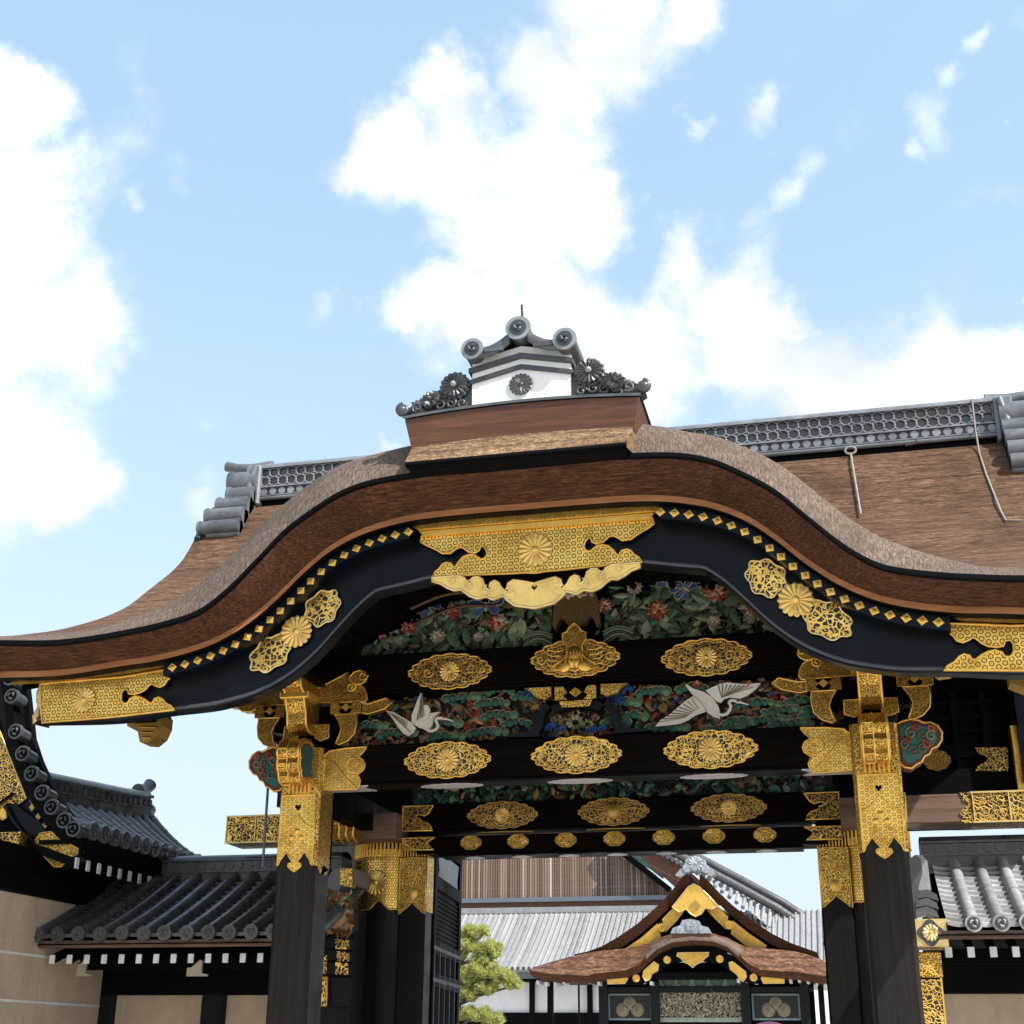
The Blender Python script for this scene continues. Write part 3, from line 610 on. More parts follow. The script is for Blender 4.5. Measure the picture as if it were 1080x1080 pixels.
    m.plate([((cy-hw)+(y*1.0), z) for y, z in prof] if not rear else [((cy+hw)-y, z) for y, z in prof], cx-.115, .23, ax=lambda y, x, z: (x, y, z))
    n = recalc(m.build('beam_nose', 'gold_chase', p))
    m = MB()
    for sx in (-.117, .117):
        pp = [(cx+sx, (cy-hw)+y*.9-.02 if not rear else cy+hw-y*.9, 4.2+(z-4.2)*.86) for y, z in prof]
        m.tube(pp, .009, 5)
    m.cur = 1
    m.plate([((cy-hw)+y*.8-.03 if not rear else cy+hw-y*.8, 4.2+(z-4.2)*.7) for y, z in prof], cx-.122, .244, ax=lambda y, x, z: (x, y, z))
    recalc(m.build('nose_cheek', ['gold', 'teal'], n))
    m = MB()
    if not rear:
        for k in range(7):
            a = k/6; yy = cy-hw-.36+.02*math.sin(k*2); 
        m.tube([(cx-.01, cy-hw+y-.006, z) for y, z in prof[2:13]], .008, 6)
        for y, z in prof[4:13:2]: m.tube([(cx-.1, cy-hw+y-.006, z), (cx-.01, cy-hw+y-.006, z)], .008, 5)
        m.tube([(cx+.105, cy-hw+y-.006, z) for y, z in prof[2:13]], .01, 6)
        m.tube([(cx-.105, cy-hw+y-.006, z) for y, z in prof[2:13]], .01, 6)
        m.build('nose_ribs', 'gold', n)
    # painted cloud nose to the side
    out = [(0, 4.02), (.04, 3.975), (.10, 3.965), (.145, 4.0), (.19, 4.02), (.215, 4.065), (.26, 4.085), (.285, 4.13), (.335, 4.15), (.375, 4.20), (.385, 4.27), (.355, 4.33), (.30, 4.365), (.245, 4.36), (.20, 4.385), (.13, 4.40), (.06, 4.385), (0, 4.36)]
    oo = [(cx+sg*(hw+x), z) for x, z in out]
    m = MB(); m.plate(oo, cy-.13, .22); cn = recalc(m.build('cloud_nose', 'maroon', p))
    m = MB()
    q = [(cx+sg*(hw+.17+(x-.17)*.80), 4.19+(z-4.19)*.80) for x, z in out]; m.plate(q, cy-.138, .009)
    recalc(m.build('painted_field', 'teal', cn))
    m = MB(); border(m, oo, cy-.125, .011); m.build('gold_edge', 'gold', cn)
    m = MB()
    for (a, b, r, s_) in ((.12, 4.27, .06, 1), (.22, 4.25, .055, -1), (.29, 4.24, .05, 1), (.13, 4.12, .055, -1), (.21, 4.13, .045, 1), (.06, 4.17, .045, 1)):
        m.tube(spiral(cx+sg*(hw+a), b, r, .012, 1.25, cy-.148, R(40*s_), s_*sg, 16), .010, 5)
    m.cur = 1
    for (a, b, r, s_) in ((.17, 4.32, .035, -1), (.25, 4.17, .04, 1), (.09, 4.21, .03, -1), (.30, 4.31, .03, 1)):
        m.tube(spiral(cx+sg*(hw+a), b, r, .012, 1.1, cy-.148, R(120*s_), s_*sg, 12), .013, 5)
    m.build('scroll_lines', ['leaf_edge', 'red'], cn)
    return p
CY = -.24+PW/2
for sg in (-1, 1): front_post(sg, CY)
for sg in (-1, 1):
    mb = MB(); chamfer_post(mb, sg*PX, 2*YR-CY, PW, 0, 4.37); mb.build('post', 'post', gate)
    m = MB(); m.bar((sg*PX, CY+.2, 1.45), (sg*PX, 2.0, 1.45), .16, .26); m.bar((sg*PX, 2.5, 1.45), (sg*PX, 2*YR-CY-.2, 1.45), .16, .26); m.build('tie_rail', 'post', gate)
    m = MB(); m.bar((sg*PX, CY+.2, 4.0), (sg*PX, 2*YR-CY-.2, 4.0), .18, .3); m.build('side_beam', 'lacquer', gate)

# main pillars, door jambs
def main_pillar(sg):
    cx, cy, r = sg*2.62, 2.42, .40
    m = MB(); m.tube([(cx, cy, 0), (cx, cy, 3.95)], r, 40); p = m.build('main_pillar', 'pillar', gate)
    n = 40; zt = 3.70
    low = lambda a: 3.02+.10*abs(math.sin(a*3.0))+.03*math.cos(a*12)
    m = MB(); m.smooth = True; A = [math.pi+math.pi*k/60 for k in range(61)]
    m.grid([[(cx+(r+.012)*math.cos(a), cy+(r+.012)*math.sin(a), low(a)+(zt-low(a))*j/6) for a in A] for j in range(7)])
    m.smooth = False; m.cur = 1
    m.tube([(cx+(r+.016)*math.cos(a), cy+(r+.016)*math.sin(a), low(a)) for a in A], .012, 5)
    m.tube([(cx+(r+.016)*math.cos(a), cy+(r+.016)*math.sin(a), 3.60) for a in A], .012, 5)
    for k in range(28):
        a = A[2*k+2]; m.bar((cx+(r+.014)*math.cos(a), cy+(r+.014)*math.sin(a), 3.62), (cx+(r+.014)*math.cos(a), cy+(r+.014)*math.sin(a), 3.78), .018, .022)
    recalc(m.build('gold_sleeve', ['gold_hex' if sg < 0 else 'gold_hex_turned', 'gold'], p))
    a = R(270) + sg*R(6); d = (math.cos(a), math.sin(a), 0)
    m = MB(); m.mum((cx+(r+.02)*d[0], cy+(r+.02)*d[1], 3.34), .14, 16, d); m.build('chrysanthemum', 'petal', p)
    # jamb post
    x0, x1 = sg*2.10, sg*2.40
    m = MB(); m.box(x0, x1, 2.05, 2.30, 0, 3.70, .012); j = m.build('door_jamb', 'pillar', gate)
    xa, xb = min(x0, x1), max(x0, x1); w = xb-xa; c = (xa+xb)/2
    half = [(0, 3.60), (w/2, 3.60), (w/2, 3.0), (w*.42, 3.015), (w*.32, 3.045), (w*.2, 3.07), (w*.08, 3.10), (0, 3.125)]
    o = [(c+x, z) for x, z in symo(half)]
    m = MB(); m.plate(o, 2.032, .014); m.cur = 1; border(m, o, 2.032, .008)
    for k in range(9): x = xa+.02+k*(w-.04)/8; m.box(x-.008, x+.008, 2.028, 2.046, 3.61, 3.70, .003)
    m.tube(spiral(c, 3.42, .05, .05, 1, 2.026, 0, 1, 16), .007, 5)
    for k in range(6): a = k*math.pi/3; m.dome((c+.026*math.cos(a), 2.03, 3.42+.026*math.sin(a)), .012, (0, -1, 0), .008, 6, 2)
    m.dome((c, 2.032, 3.22), .06, (0, -1, 0), .012, 12, 2)
    m.cur = 0; xi = x0-sg*.008
    m.box(xi, x0, 2.045, 2.30, 3.03, 3.70)
    recalc(m.build('gold_sleeve', ['gold_chase', 'gold'], j))
    # scroll nose in front of the pillar
    prof = [(0, 4.05), (-.12, 4.06), (-.26, 4.03), (-.33, 3.96), (-.33, 3.88), (-.29, 3.84), (-.31, 3.78), (-.27, 3.73), (-.16, 3.71), (0, 3.76)]
    xc = sg*2.86
    m = MB(); m.plate([(1.72+y, z) for y, z in prof], xc-.12, .24, ax=lambda y, x, z: (x, y, z)); nz_ = recalc(m.build('pillar_nose', 'gold_chase', p))
    m = MB()
    for dx in (-.12, -.04, .04, .12): m.tube([(xc+dx, 1.715+y, z) for y, z in prof[2:9]], .012, 6)
    m.build('nose_ribs', 'gold', nz_)
for sg in (-1, 1): main_pillar(sg)

# ---------------------------------------------------------------- beams and medallions
def scallop(w, h, n=18, k=.045, pw=.92):
    o = []
    for i in range(n*6):
        t = 2*math.pi*i/(n*6); c = abs(math.sin(t*n/2)); rr = 1-k+k*2*c
        x = w/2*math.copysign(abs(math.cos(t))**pw, math.cos(t))*rr
        z = h/2*math.copysign(abs(math.sin(t))**1.3, math.sin(t))*rr; o.append((x, z))
    return o
def ovalplate(parent, name, x, y, z, w, h, mum_r, core='mum', n=18, openw=True, mats=('gold_scroll', 'gold')):
    o = [(x+a, z+b) for a, b in scallop(w, h, n)]
    m = MB(); m.plate(o, y-.014, .016); m.cur = 1; border(m, o, y-.014, .0085)
    inner = [(x+a*.86, z+b*.84) for a, b in scallop(w, h, n)]
    if core != 'small': border(m, inner, y-.013, .004)
    if core == 'mum':
        m.cur = 2; m.mum((x, y-.018, z), mum_r, 16); m.cur = 1
        for sg in (-1, 1):
            m.tube(spiral(x+sg*w*.27, z, h*.17, .008, 1.2, y-.016, 0, sg, 14), .007, 5)
            m.tube(spiral(x+sg*w*.40, z, h*.09, .006, 1.1, y-.016, 0, -sg, 10), .006, 5)
            for k in (-1, 1): m.tube(spiral(x+sg*w*.18, z+k*h*.28, h*.09, .006, 1.1, y-.016, 1, -sg*k, 10), .006, 5)
    elif core == 'small':
        m.mum((x, y-.014, z), mum_r, 8)
    elif core == 'crest':               # relief figure with spread sleeves
        q = [(0, .34), (.05, .30), (.07, .26), (.12, .24), (.11, .17), (.075, .12), (.075, .03), (.11, -.02), (.20, -.07), (.24, -.11), (.14, -.12), (.05, -.115), (0, -.14)]
        oo = [(x+a, z+b) for a, b in symo(q)]; m.cur = 3; m.plate(oo, y-.055, .045); m.cur = 1; border(m, oo, y-.05, .010)
        m.cur = 3; m.dome((x, y-.05, z+.03), .085, (0, -1, 0), .03, 12, 3); m.cur = 1
        for sg in (-1, 1): m.dome((x+sg*.10, y-.05, z-.075), .075, (sg*.3, -1, .2), .03, 12, 3); m.dome((x+sg*.03, y-.052, z-.05), .06, (0, -1, .1), .03, 10, 3)
        for k in range(5): m.tube([(x-.06+.03*k, y-.085, z+.05), (x-.10+.05*k, y-.075, z-.12)], .006, 4)
        for sg in (-1, 1):
            for k in range(4): m.tube([(x+sg*(.12+.02*k), y-.02, z+.08-.05*k), (x+sg*(.20+.02*k), y-.02, z+.075-.045*k), (x+sg*(.27), y-.02, z+.10-.045*k)], .008, 5)
            m.tube(spiral(x+sg*.335, z, .05, .012, 1.2, y-.016, 0, sg, 12), .008, 5)
    elif core == 'bird':
        m.dome((x, y-.012, z+.01), h*.34, (0, -1, 0), .035, 14, 3)
        for k in range(9):
            a = R(20+k*17.5); m.tube([(x+.3*h*math.cos(a), y-.03, z+.2*h*math.sin(a)), (x+w*.36*math.cos(a), y-.02, z+h*.40*math.sin(a))], [.014, .007], 5)
            m.tube([(x+.3*h*math.cos(a), y-.03, z-.1*h*math.sin(a)), (x+w*.36*math.cos(a), y-.02, z-h*.36*math.sin(a))], [.012, .006], 5)
    return recalc(m.build(name, list(mats)+['petal', 'gold_chase'], parent))
YB = -.148
def beam(name, x0, x1, y0, y1, z0, z1, mat='lacquer', mould=.03):
    m = MB(); m.box(x0, x1, y0, y1, z0+mould, z1, .012)
    m.box(x0+.25, x1-.25, y0+.025, y1-.025, z0, z0+mould, .006)
    m.box(x0+.25, x1-.25, y0+.012, y1-.012, z0+mould, z0+mould+.014, .003)
    return m.build(name, mat, gate)
b1 = beam('upper_beam', -2.62, 2.62, YB, YB+.36, 4.90, 5.29)
b2 = beam('tie_beam', -2.52, 2.52, YB, YB+.34, 4.0, 4.385)
for x in (-1.25, 1.25): ovalplate(b1, 'medallion', x, YB, 5.075, .82, .345, .105)
lab(ovalplate(b1, 'medallion', 0, YB, 5.135, .84, .36, 0, 'crest'), 'gold openwork medallion with a raised figure like a robe')
for x in (-1.25, 0, 1.25):
    ovalplate(b2, 'medallion', x, YB, 4.205, .83, .335, .115)
    m = MB(); m.plate([(x+a, YB+.17+b) for a, b in scallop(.60, .2, 16)], 3.985, .012, ax=lambda a, zz, b: (a, b, zz)); recalc(m.build('underside_plate', 'silver', b2))
def corner_plate(parent, sg, tr_pts, name='corner_plate', curl=None, mats=('gold_fine', 'gold'), y=YB, th=.02):
    o = [(sg*x, z) for x, z in tr_pts]
    m = MB(); m.plate(o, y-th, th+.004); m.cur = 1; border(m, o, y-th, .009)
    for c in (curl or []):
        m.tube(spiral(sg*c[0], c[1], c[2], .012, 1.35, y-th-.005, R(c[3]) if sg > 0 else R(180-c[3]), c[4]*sg, 20), .009, 5)
    return recalc(m.build(name, list(mats), parent))
T6 = lambda pts, Y: tr(pts, Y, 820, 660, 6)
cp2 = T6([(145, 645), (300, 643), (420, 652), (478, 680), (478, 918), (225, 930), (205, 905), (195, 870), (215, 830), (170, 800), (158, 770), (170, 735), (205, 710), (170, 680)], YB-.02)
cp2 = [(x if x < 2.5 else 2.5, z) for x, z in cp2]
for sg in (-1, 1):
    corner_plate(b2, sg, cp2, curl=[(2.19, 4.205, .10, 200, 1)])
    m = MB(); m.tube([(sg*x, YB-.028, z) for x, z in T6([(225, 925), (300, 850), (380, 745), (475, 690)], YB-.02)], .010, 5); m.build('plate_rib', 'gold', b2)
    m = MB(); m.plate([(sg*a, b) for a, b in [(2.05, YB+.03), (2.5, YB+.03), (2.5, YB+.3), (2.05, YB+.3), (2.13, YB+.16)]], 3.99, .012, ax=lambda a, zz, b: (a, b, zz)); recalc(m.build('underside_plate', 'silver', b2))
cp1 = T6([(135, 315), (140, 280), (160, 240), (200, 210), (240, 190), (262, 165), (268, 125), (330, 150), (510, 215), (515, 310), (320, 325), (150, 340)], YB-.02)
lf = T6([(128, 175), (140, 140), (180, 122), (225, 130), (262, 165), (245, 195), (210, 215), (170, 215), (140, 200)], YB-.03)
for sg in (-1, 1):
    corner_plate(b1, sg, cp1, curl=[(2.26, 4.97, .05, 150, 1)], mats=('gold_chase', 'gold'))
    o = [(sg*x, z) for x, z in lf]; m = MB(); m.plate(o, YB-.034, .015); m.cur = 1; border(m, o, YB-.034, .009)
    m.tube(spiral(sg*2.132, 5.075, .055, .01, 1.1, YB-.042, 0, sg, 14), .007, 5); recalc(m.build('curled_leaf', ['gold_fine', 'gold'], b1))
# main lintel over the doorway
YM = 1.93
b3 = beam('main_lintel', -2.3, 2.3, YM, YM+.45, 3.855, 4.16)
b4 = beam('door_head', -2.2, 2.2, YM+.03, YM+.42, 3.60, 3.81)
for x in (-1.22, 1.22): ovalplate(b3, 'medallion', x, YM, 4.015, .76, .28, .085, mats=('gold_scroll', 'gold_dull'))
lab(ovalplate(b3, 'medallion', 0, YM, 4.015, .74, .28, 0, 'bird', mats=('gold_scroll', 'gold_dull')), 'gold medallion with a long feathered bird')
for k in range(7):
    x = -1.575+k*.525
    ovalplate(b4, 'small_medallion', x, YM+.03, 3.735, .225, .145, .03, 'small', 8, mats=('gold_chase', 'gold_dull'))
    m = MB(); m.plate([(x+a, YM+.2+b) for a, b in scallop(.22, .16, 8)], 3.588, .01, ax=lambda a, zz, b: (a, b, zz)); recalc(m.build('underside_plate', 'silver', b4))
for x in (-1.22, 0, 1.22):
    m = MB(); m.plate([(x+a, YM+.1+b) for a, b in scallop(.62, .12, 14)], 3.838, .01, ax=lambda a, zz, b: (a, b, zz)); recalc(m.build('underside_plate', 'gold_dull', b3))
cp3 = [(2.0, 4.14), (2.35, 4.14), (2.35, 3.87), (2.0, 3.87), (2.02, 3.91), (2.06, 3.95), (2.12, 3.965), (2.15, 3.985), (2.14, 4.0), (2.19, 4.01), (2.2, 4.03), (2.17, 4.05), (2.13, 4.04), (2.1, 4.03), (2.05, 4.06), (2.03, 4.1)]
cp4 = [(1.98, 3.80), (2.35, 3.80), (2.35, 3.67), (1.99, 3.67), (2.04, 3.70), (2.07, 3.735), (2.04, 3.77)]
for sg in (-1, 1):
    corner_plate(b3, sg, cp3, mats=('gold_scroll', 'gold'), y=YM)
    corner_plate(b4, sg, cp4, mats=('gold_scroll', 'gold'), y=YM+.03)
    # outer lintel with a gold-capped end
    m = MB(); m.box(sg*2.35, sg*4.30, 1.68, 2.12, 3.765, 4.045, .01); k_ = m.build('outer_lintel', 'beam_brown', gate)
    m = MB(); m.box(sg*3.62, sg*4.335, 1.668, 2.132, 3.755, 4.055, .008)
    o = [(3.62, 4.055), (3.52, 4.055), (3.55, 4.01), (3.545, 3.98), (3.60, 3.955), (3.58, 3.92), (3.53, 3.89), (3.50, 3.85), (3.53, 3.82), (3.50, 3.755), (3.62, 3.755)]
    m.plate([(sg*x, z) for x, z in o], 1.668, .03)
    m.cur = 1
    for x in (3.64, 3.98, 4.325): m.bar((sg*x, 1.664, 3.76), (sg*x, 1.664, 4.05), .02, .012)
    m.bar((sg*3.62, 1.664, 4.05), (sg*4.335, 1.664, 4.05), .016, .016); m.bar((sg*3.62, 1.664, 3.76), (sg*4.335, 1.664, 3.76), .016, .016)
    recalc(m.build('gold_cap', ['gold_scroll', 'gold_pale'], k_))
# bracket sets on the front posts
def bracket(sg):
    cx = sg*PX
    m = MB(); m.box(cx-.16, cx+.16, YB+.06, YB+.36, 4.37, 4.46, .01); m.box(cx-.23, cx+.23, YB-.0, YB+.42, 4.46, 4.60, .02)
    root = m.build('bracket_block', 'lacquer', gate)
    arm = [(-.62, 4.80), (-.60, 4.66), (-.50, 4.57), (-.36, 4.55), (.36, 4.55), (.50, 4.57), (.60, 4.66), (.62, 4.80)]
    m = MB(); m.plate([(cx+x*.82, z) for x, z in arm], YB+.05, .16); recalc(m.build('bracket_arm', 'lacquer', root))
    for s2 in (-1, 1):                 # gold corners of the block
        o = [(cx+s2*x, z) for x, z in [(.10, 4.60), (.235, 4.60), (.235, 4.47), (.15, 4.44), (.10, 4.47), (.07, 4.53)]]
        m = MB(); m.plate(o, YB-.02, .02); m.cur = 1; border(m, o, YB-.02, .007); recalc(m.build('gold_corner', ['gold_chase', 'gold'], root))
        # end cup: square bearing block over a curved tip
        c2 = cx+s2*.40
        m = MB(); m.box(c2-.15, c2+.15, YB-.02, YB+.26, 4.70, 4.82, .012); cup = m.build('bearing_block', 'lacquer', root)
        m = MB()
        for s3 in (-1, 1): 
            o = [(c2+s3*x, z) for x, z in [(.155, 4.825), (.155, 4.70), (.04, 4.70), (.075, 4.735), (.04, 4.765), (.08, 4.79), (.06, 4.825)]]
            m.plate(o, YB-.032, .014); border(m, o, YB-.032, .005)
        o = [(c2, 4.805), (c2+.045, 4.765), (c2, 4.725), (c2-.045, 4.765)]; m.cur = 1; m.plate(o, YB-.034, .014); 
        m.cur = 0
        o = [(c2-s2*x, z) for x, z in [(.11, 4.695), (-.115, 4.695), (-.12, 4.60), (-.105, 4.50), (-.04, 4.43), (.05, 4.395), (.085, 4.41), (.055, 4.48), (.035, 4.55), (.06, 4.62)]]
        m.plate(o, YB-.03, .05); m.cur = 1; border(m, o, YB-.03, .008)
        recalc(m.build('gold_mount', ['gold_chase', 'gold'], cup))
    # forward arm: gold S-curve in front
    prof = [(.1, 4.98), (-.42, 5.02), (-.50, 4.97), (-.46, 4.88), (-.38, 4.84), (-.36, 4.76), (-.30, 4.66), (-.28, 4.56), (-.22, 4.50), (-.10, 4.49), (.1, 4.52)]
    m = MB(); m.plate([(YB+y, z) for y, z in prof], cx-.095, .19, ax=lambda y, x, z: (x, y, z)); fa = recalc(m.build('forward_arm', 'gold_chase', root))
    m = MB()
    for dx in (-.095, .095): m.tube([(cx+dx, YB+y-.004, z) for y, z in prof[1:10]], .012, 6)
    m.box(cx-.15, cx+.15, YB-.40, YB-.1, 4.79, 4.86, .012); m.box(cx-.075, cx+.075, YB-.53, YB-.2, 4.90, 5.06, .02)
    m.build('arm_ribs', 'gold', fa)
    # long carved wing to the outside, under the barge board
    w = [(.28, 5.12), (.75, 5.0), (1.02, 4.93), (.98, 4.885), (.90, 4.87), (.86, 4.84), (.77, 4.83), (.72, 4.79), (.62, 4.78), (.55, 4.83), (.28, 4.83)]
    o = [(cx+sg*x, z) for x, z in w]; m = MB(); m.plate(o, YB+.02, .12); m.cur = 1; border(m, o, YB+.02, .011); recalc(m.build('carved_wing', ['gold_chase', 'gold'], root))
    w = [(-.30, 4.83), (-.62, 4.80), (-.80, 4.85), (-.86, 4.80), (-.78, 4.74), (-.62, 4.70), (-.50, 4.72)]
    o = [(cx+sg*x, z) for x, z in w]; m = MB(); m.plate(o, YB+.02, .1); m.cur = 1; border(m, o, YB+.02, .009); recalc(m.build('carved_wing', ['gold_chase', 'gold'], root))
    # purlin above carrying the barge board
    m = MB(); m.box(cx-.17, cx+.17, -1.75, 5.9, 4.98, 5.16, .015); m.build('purlin', 'lacquer', root)
    # gilt boss under the outer eave
    cx3 = sg*4.0
    m = MB(); m.box(cx3-.12, cx3+.12, -1.7, -.7, 4.50, 4.62, .015); pl = m.build('outer_purlin', 'lacquer', gate)
    m = MB(); o = [(cx3+x, z) for x, z in [(-.19, 4.57), (.17, 4.57), (.17, 4.47), (.13, 4.37), (.05, 4.31), (-.04, 4.32), (-.07, 4.42), (-.19, 4.48)]]
    m.plate(o, -1.0, .22); 
    for k in range(3): m.tube([(cx3-.05+k*.02, -1.01, 4.46-k*.05), (cx3+.12-k*.02, -1.01, 4.45-k*.05)], .012, 5)
    recalc(m.build('eave_boss', 'gold_dull', pl))
for sg in (-1, 1): bracket(sg)
# frog-leg strut, blocks over it
def strut():
    T = lambda p: tr(p, YB+.05, 540, 700, 7.714)
    left = T([(-60, 600), (-30, 582), (60, 572), (130, 560), (175, 520), (195, 460), (205, 410), (240, 345), (300, 290), (390, 272), (400, 300), (330, 345), (285, 385), (262, 440), (255, 510), (222, 565), (235, 598)])
    m = MB(); 
    lx = [(x, z) for x, z in left]
    for sg in (1, -1): m.plate([(sg*x, z) for x, z in lx], YB+.03, .12)
    m.plate([(-.30, 4.74), (.30, 4.74), (.22, 4.63), (.10, 4.655), (0, 4.66), (-.10, 4.655), (-.22, 4.63)], YB+.03, .12)
    st = recalc(m.build('frog_leg_strut', 'board', gate))
    m = MB(); m.box(-.2, .2, YB-.01, YB+.2, 4.72, 4.86, .015); m.box(-.14, .14, YB-.0, YB+.2, 4.66, 4.72, .01); blk = m.build('bearing_block', 'lacquer', st)
    m = MB()
    for s3 in (-1, 1): m.plate([(s3*x, z) for x, z in [(.2, 4.86), (.2, 4.73), (.08, 4.73), (.12, 4.77), (.08, 4.80), (.12, 4.86)]], YB-.022, .012)
    m.plate([(0, 4.85), (.06, 4.80), (0, 4.75), (-.06, 4.80)], YB-.024, .014); m.plate([(-.16, 4.72), (.16, 4.72), (.13, 4.66), (-.13, 4.66)], YB-.016, .016)
    for s3 in (-1, 1):
        m.plate([(s3*x, z) for x, z in [(.24, 4.87), (.50, 4.87), (.43, 4.82), (.40, 4.78), (.30, 4.75), (.24, 4.78)]], YB-.0, .05)
    recalc(m.build('gold_mount', 'gold_chase', blk))
strut()
# ---------------------------------------------------------------- carved panels
def inside(poly, x, z):
    c = False; n = len(poly)
    for i in range(n):
        x1, z1 = poly[i]; x2, z2 = poly[i-1]
        if (z1 > z) != (z2 > z) and x < (x2-x1)*(z-z1)/(z2-z1)+x1: c = not c
    return c
def leaf(mb, x, y, z, L, w, a, rnd, tilt=.5):
    ca, sa = math.cos(a), math.sin(a); ty = rnd.uniform(-tilt, tilt)*L*.6; roll = rnd.uniform(-.6, .6)*w
    def P(u, v, h): return (x+ca*u*L-sa*v*w, y-h+ty*u, z+sa*u*L+ca*v*w)
    vs = [P(-.5, 0, 0), P(-.15, .5, roll*.5), P(.2, .42, roll*.5), P(.5, 0, .004), P(.2, -.42, -roll*.5), P(-.15, -.5, -roll*.5), P(0, 0, .016), P(.25, 0, .014)]
    mb.add(vs, [(0, 6, 1), (1, 6, 7, 2), (2, 7, 3), (3, 7, 4), (4, 7, 6, 5), (5, 6, 0)])
def peony(parent, x, y, z, r, rnd, mat='red'):
    m = MB()
    for ring, (rr, n, h) in enumerate(((1.0, 11, .02), (.68, 9, .045), (.38, 6, .065))):
        for k in range(n):
            a = 2*math.pi*(k+.5*ring+rnd.uniform(-.15, .15))/n
            m.cur = 1 if rnd.random() < .28 else 0; leaf(m, x+math.cos(a)*r*rr*.55, y-h, z+math.sin(a)*r*rr*.5, r*.62, r*.42, a, rnd, .4)
    return m.build('peony' if mat == 'red' else 'pale_flower', [mat, 'pale_flower'], parent)
def butterfly(parent, x, y, z, s, rot, rnd):
    m = MB(); ca, sa = math.cos(rot), math.sin(rot)
    P = lambda u, v: (x+ca*u*s-sa*v*s, z+sa*u*s+ca*v*s)
    for sg in (-1, 1):
        up = [P(sg*a, b) for a, b in [(.04, 0), (.22, .30), (.62, .42), (.92, .36), (.98, .1), (.80, -.05), (.55, -.02), (.3, -.06)]]
        lo = [P(sg*a, b) for a, b in [(.05, -.03), (.35, -.08), (.62, -.10), (.72, -.30), (.52, -.52), (.28, -.42)]]
        m.cur = 0; m.plate(up, y-.03, .012); m.plate(lo, y-.026, .012); m.cur = 1
        border(m, up, y-.03, .006); border(m, lo, y-.026, .005)
        m.tube([(P(sg*.1, .05)[0], y-.034, P(sg*.1, .05)[1]), (P(sg*.8, .2)[0], y-.034, P(sg*.8, .2)[1])], .004, 4)
    m.tube([(P(0, .2)[0], y-.035, P(0, .2)[1]), (P(0, -.3)[0], y-.035, P(0, -.3)[1])], .012, 6)
    return recalc(m.build('butterfly', ['blue', 'pale_flower'], parent))
YPN = .06
def peony_panel():
    rnd = random.Random(11)
    region = tr([(372, 692), (395, 672), (425, 652), (455, 630), (480, 616), (540, 612), (600, 606), (640, 598), (690, 592), (740, 596), (775, 614), (800, 640), (825, 664), (838, 672), (600, 690)], YPN)
    region = [(x, z) for x, z in region]
    zmin = 5.29; region[0] = (region[0][0], zmin); region[-2] = (region[-2][0], zmin); region[-1] = (0, zmin)
    m = MB(); m.box(-2.35, 2.35, YPN+.10, YPN+.16, 5.28, 6.0); pan = m.build('peony_panel', 'carve_dark', gate)
    m = MB(); me = MB(); mbk = MB(); cnt = 0
    while cnt < 560:
        x = rnd.uniform(-2.2, 2.2); z = rnd.uniform(5.28, 6.0)
        if not inside(region, x, z): continue
        if abs(x) < .2 and z < 5.6: continue
        L = rnd.uniform(.11, .22); y = YPN+.08-rnd.random()*.13
        (m if rnd.random() < .9 else me).__class__; leaf(m if rnd.random() < .88 else me, x, y, z, L, L*rnd.uniform(.34, .52), rnd.uniform(0, 6.28), rnd)
        cnt += 1
    md = MB(); cnt = 0
    while cnt < 620:
        x = rnd.uniform(-2.2, 2.2); z = rnd.uniform(5.28, 6.0)
        if not inside(region, x, z): continue
        L = rnd.uniform(.05, .09); leaf(md, x, YPN+.085-rnd.random()*.05, z, L, L*.5, rnd.uniform(0, 6.28), rnd); cnt += 1
    md.build('small_leaves', 'pine', pan)
    for k in range(46):
        x = rnd.uniform(-1.9, 1.9); z = rnd.uniform(5.3, 5.6)
        pts = [(x+.09*j*math.cos(k)+.03*math.sin(j*1.3+k), YPN-.02-.02*math.sin(j), z+.07*j*abs(math.sin(k*1.7))) for j in range(5)]
        if all(inside(region, p[0], p[2]) for p in pts): mbk = MB(); mbk.tube(pts, .011, 5); mbk.build('branch', 'branch', pan)
    m.build('leaves', 'leaf', pan); me.build('pale_leaves', 'leaf_edge', pan);
    for px, py, r in ((477, 644, .125), (432, 662, .105), (526, 657, .13), (638, 639, .105), (694, 644, .135), (754, 625, .14), (795, 644, .095), (696, 606, .10), (720, 605, .09), (404, 672, .05)):
        x, z = xz(px, py, YPN-.08); peony(pan, x, YPN-.08, z, r, rnd)
    for px, py, r in ((670, 620, .10), (462, 671, .10), (753, 655, .08), (505, 672, .07), (646, 612, .06), (580, 632, .06)):
        x, z = xz(px, py, YPN-.08); peony(pan, x, YPN-.08, z, r, rnd, 'pale_flower')
    for px, py, s, rot in ((513, 640, .19, .05), (453, 640, .17, .5), (705, 616, .15, -.5), (724, 622, .14, .9), (744, 609, .15, -.1)):
        x, z = xz(px, py, YPN-.10); butterfly(pan, x, YPN-.10, z, s, rot, rnd)
    # layered rocks at the bottom centre
    for sg in (-1, 1):
        m = MB()
        for k in range(5): m.tube([(sg*(.25+.30*j/6), YPN-.05-.01*k, 5.30+.03*k+.08*math.sin(math.pi*j/6)*(1-k*.1)) for j in range(7)], .010, 5)
        m.build('carved_rock', 'leaf', pan)
    # short post and bracket behind the pendant
    m = MB(); m.box(-.26, .26, YPN-.06, YPN+.1, 5.28, 5.95); q = m.build('king_post', 'lacquer', pan)
    m = MB(); h = [(0, 5.80), (.20, 5.80), (.22, 5.72), (.235, 5.5), (.21, 5.44), (.16, 5.56), (.13, 5.56), (.09, 5.50), (0, 5.47)]
    m.plate(symo(h), YPN-.16, .10); recalc(m.build('post_shield', flat('dull_brown_gold', (.15, .09, .035), .5, .3, .4, 30), q))
    m = MB()
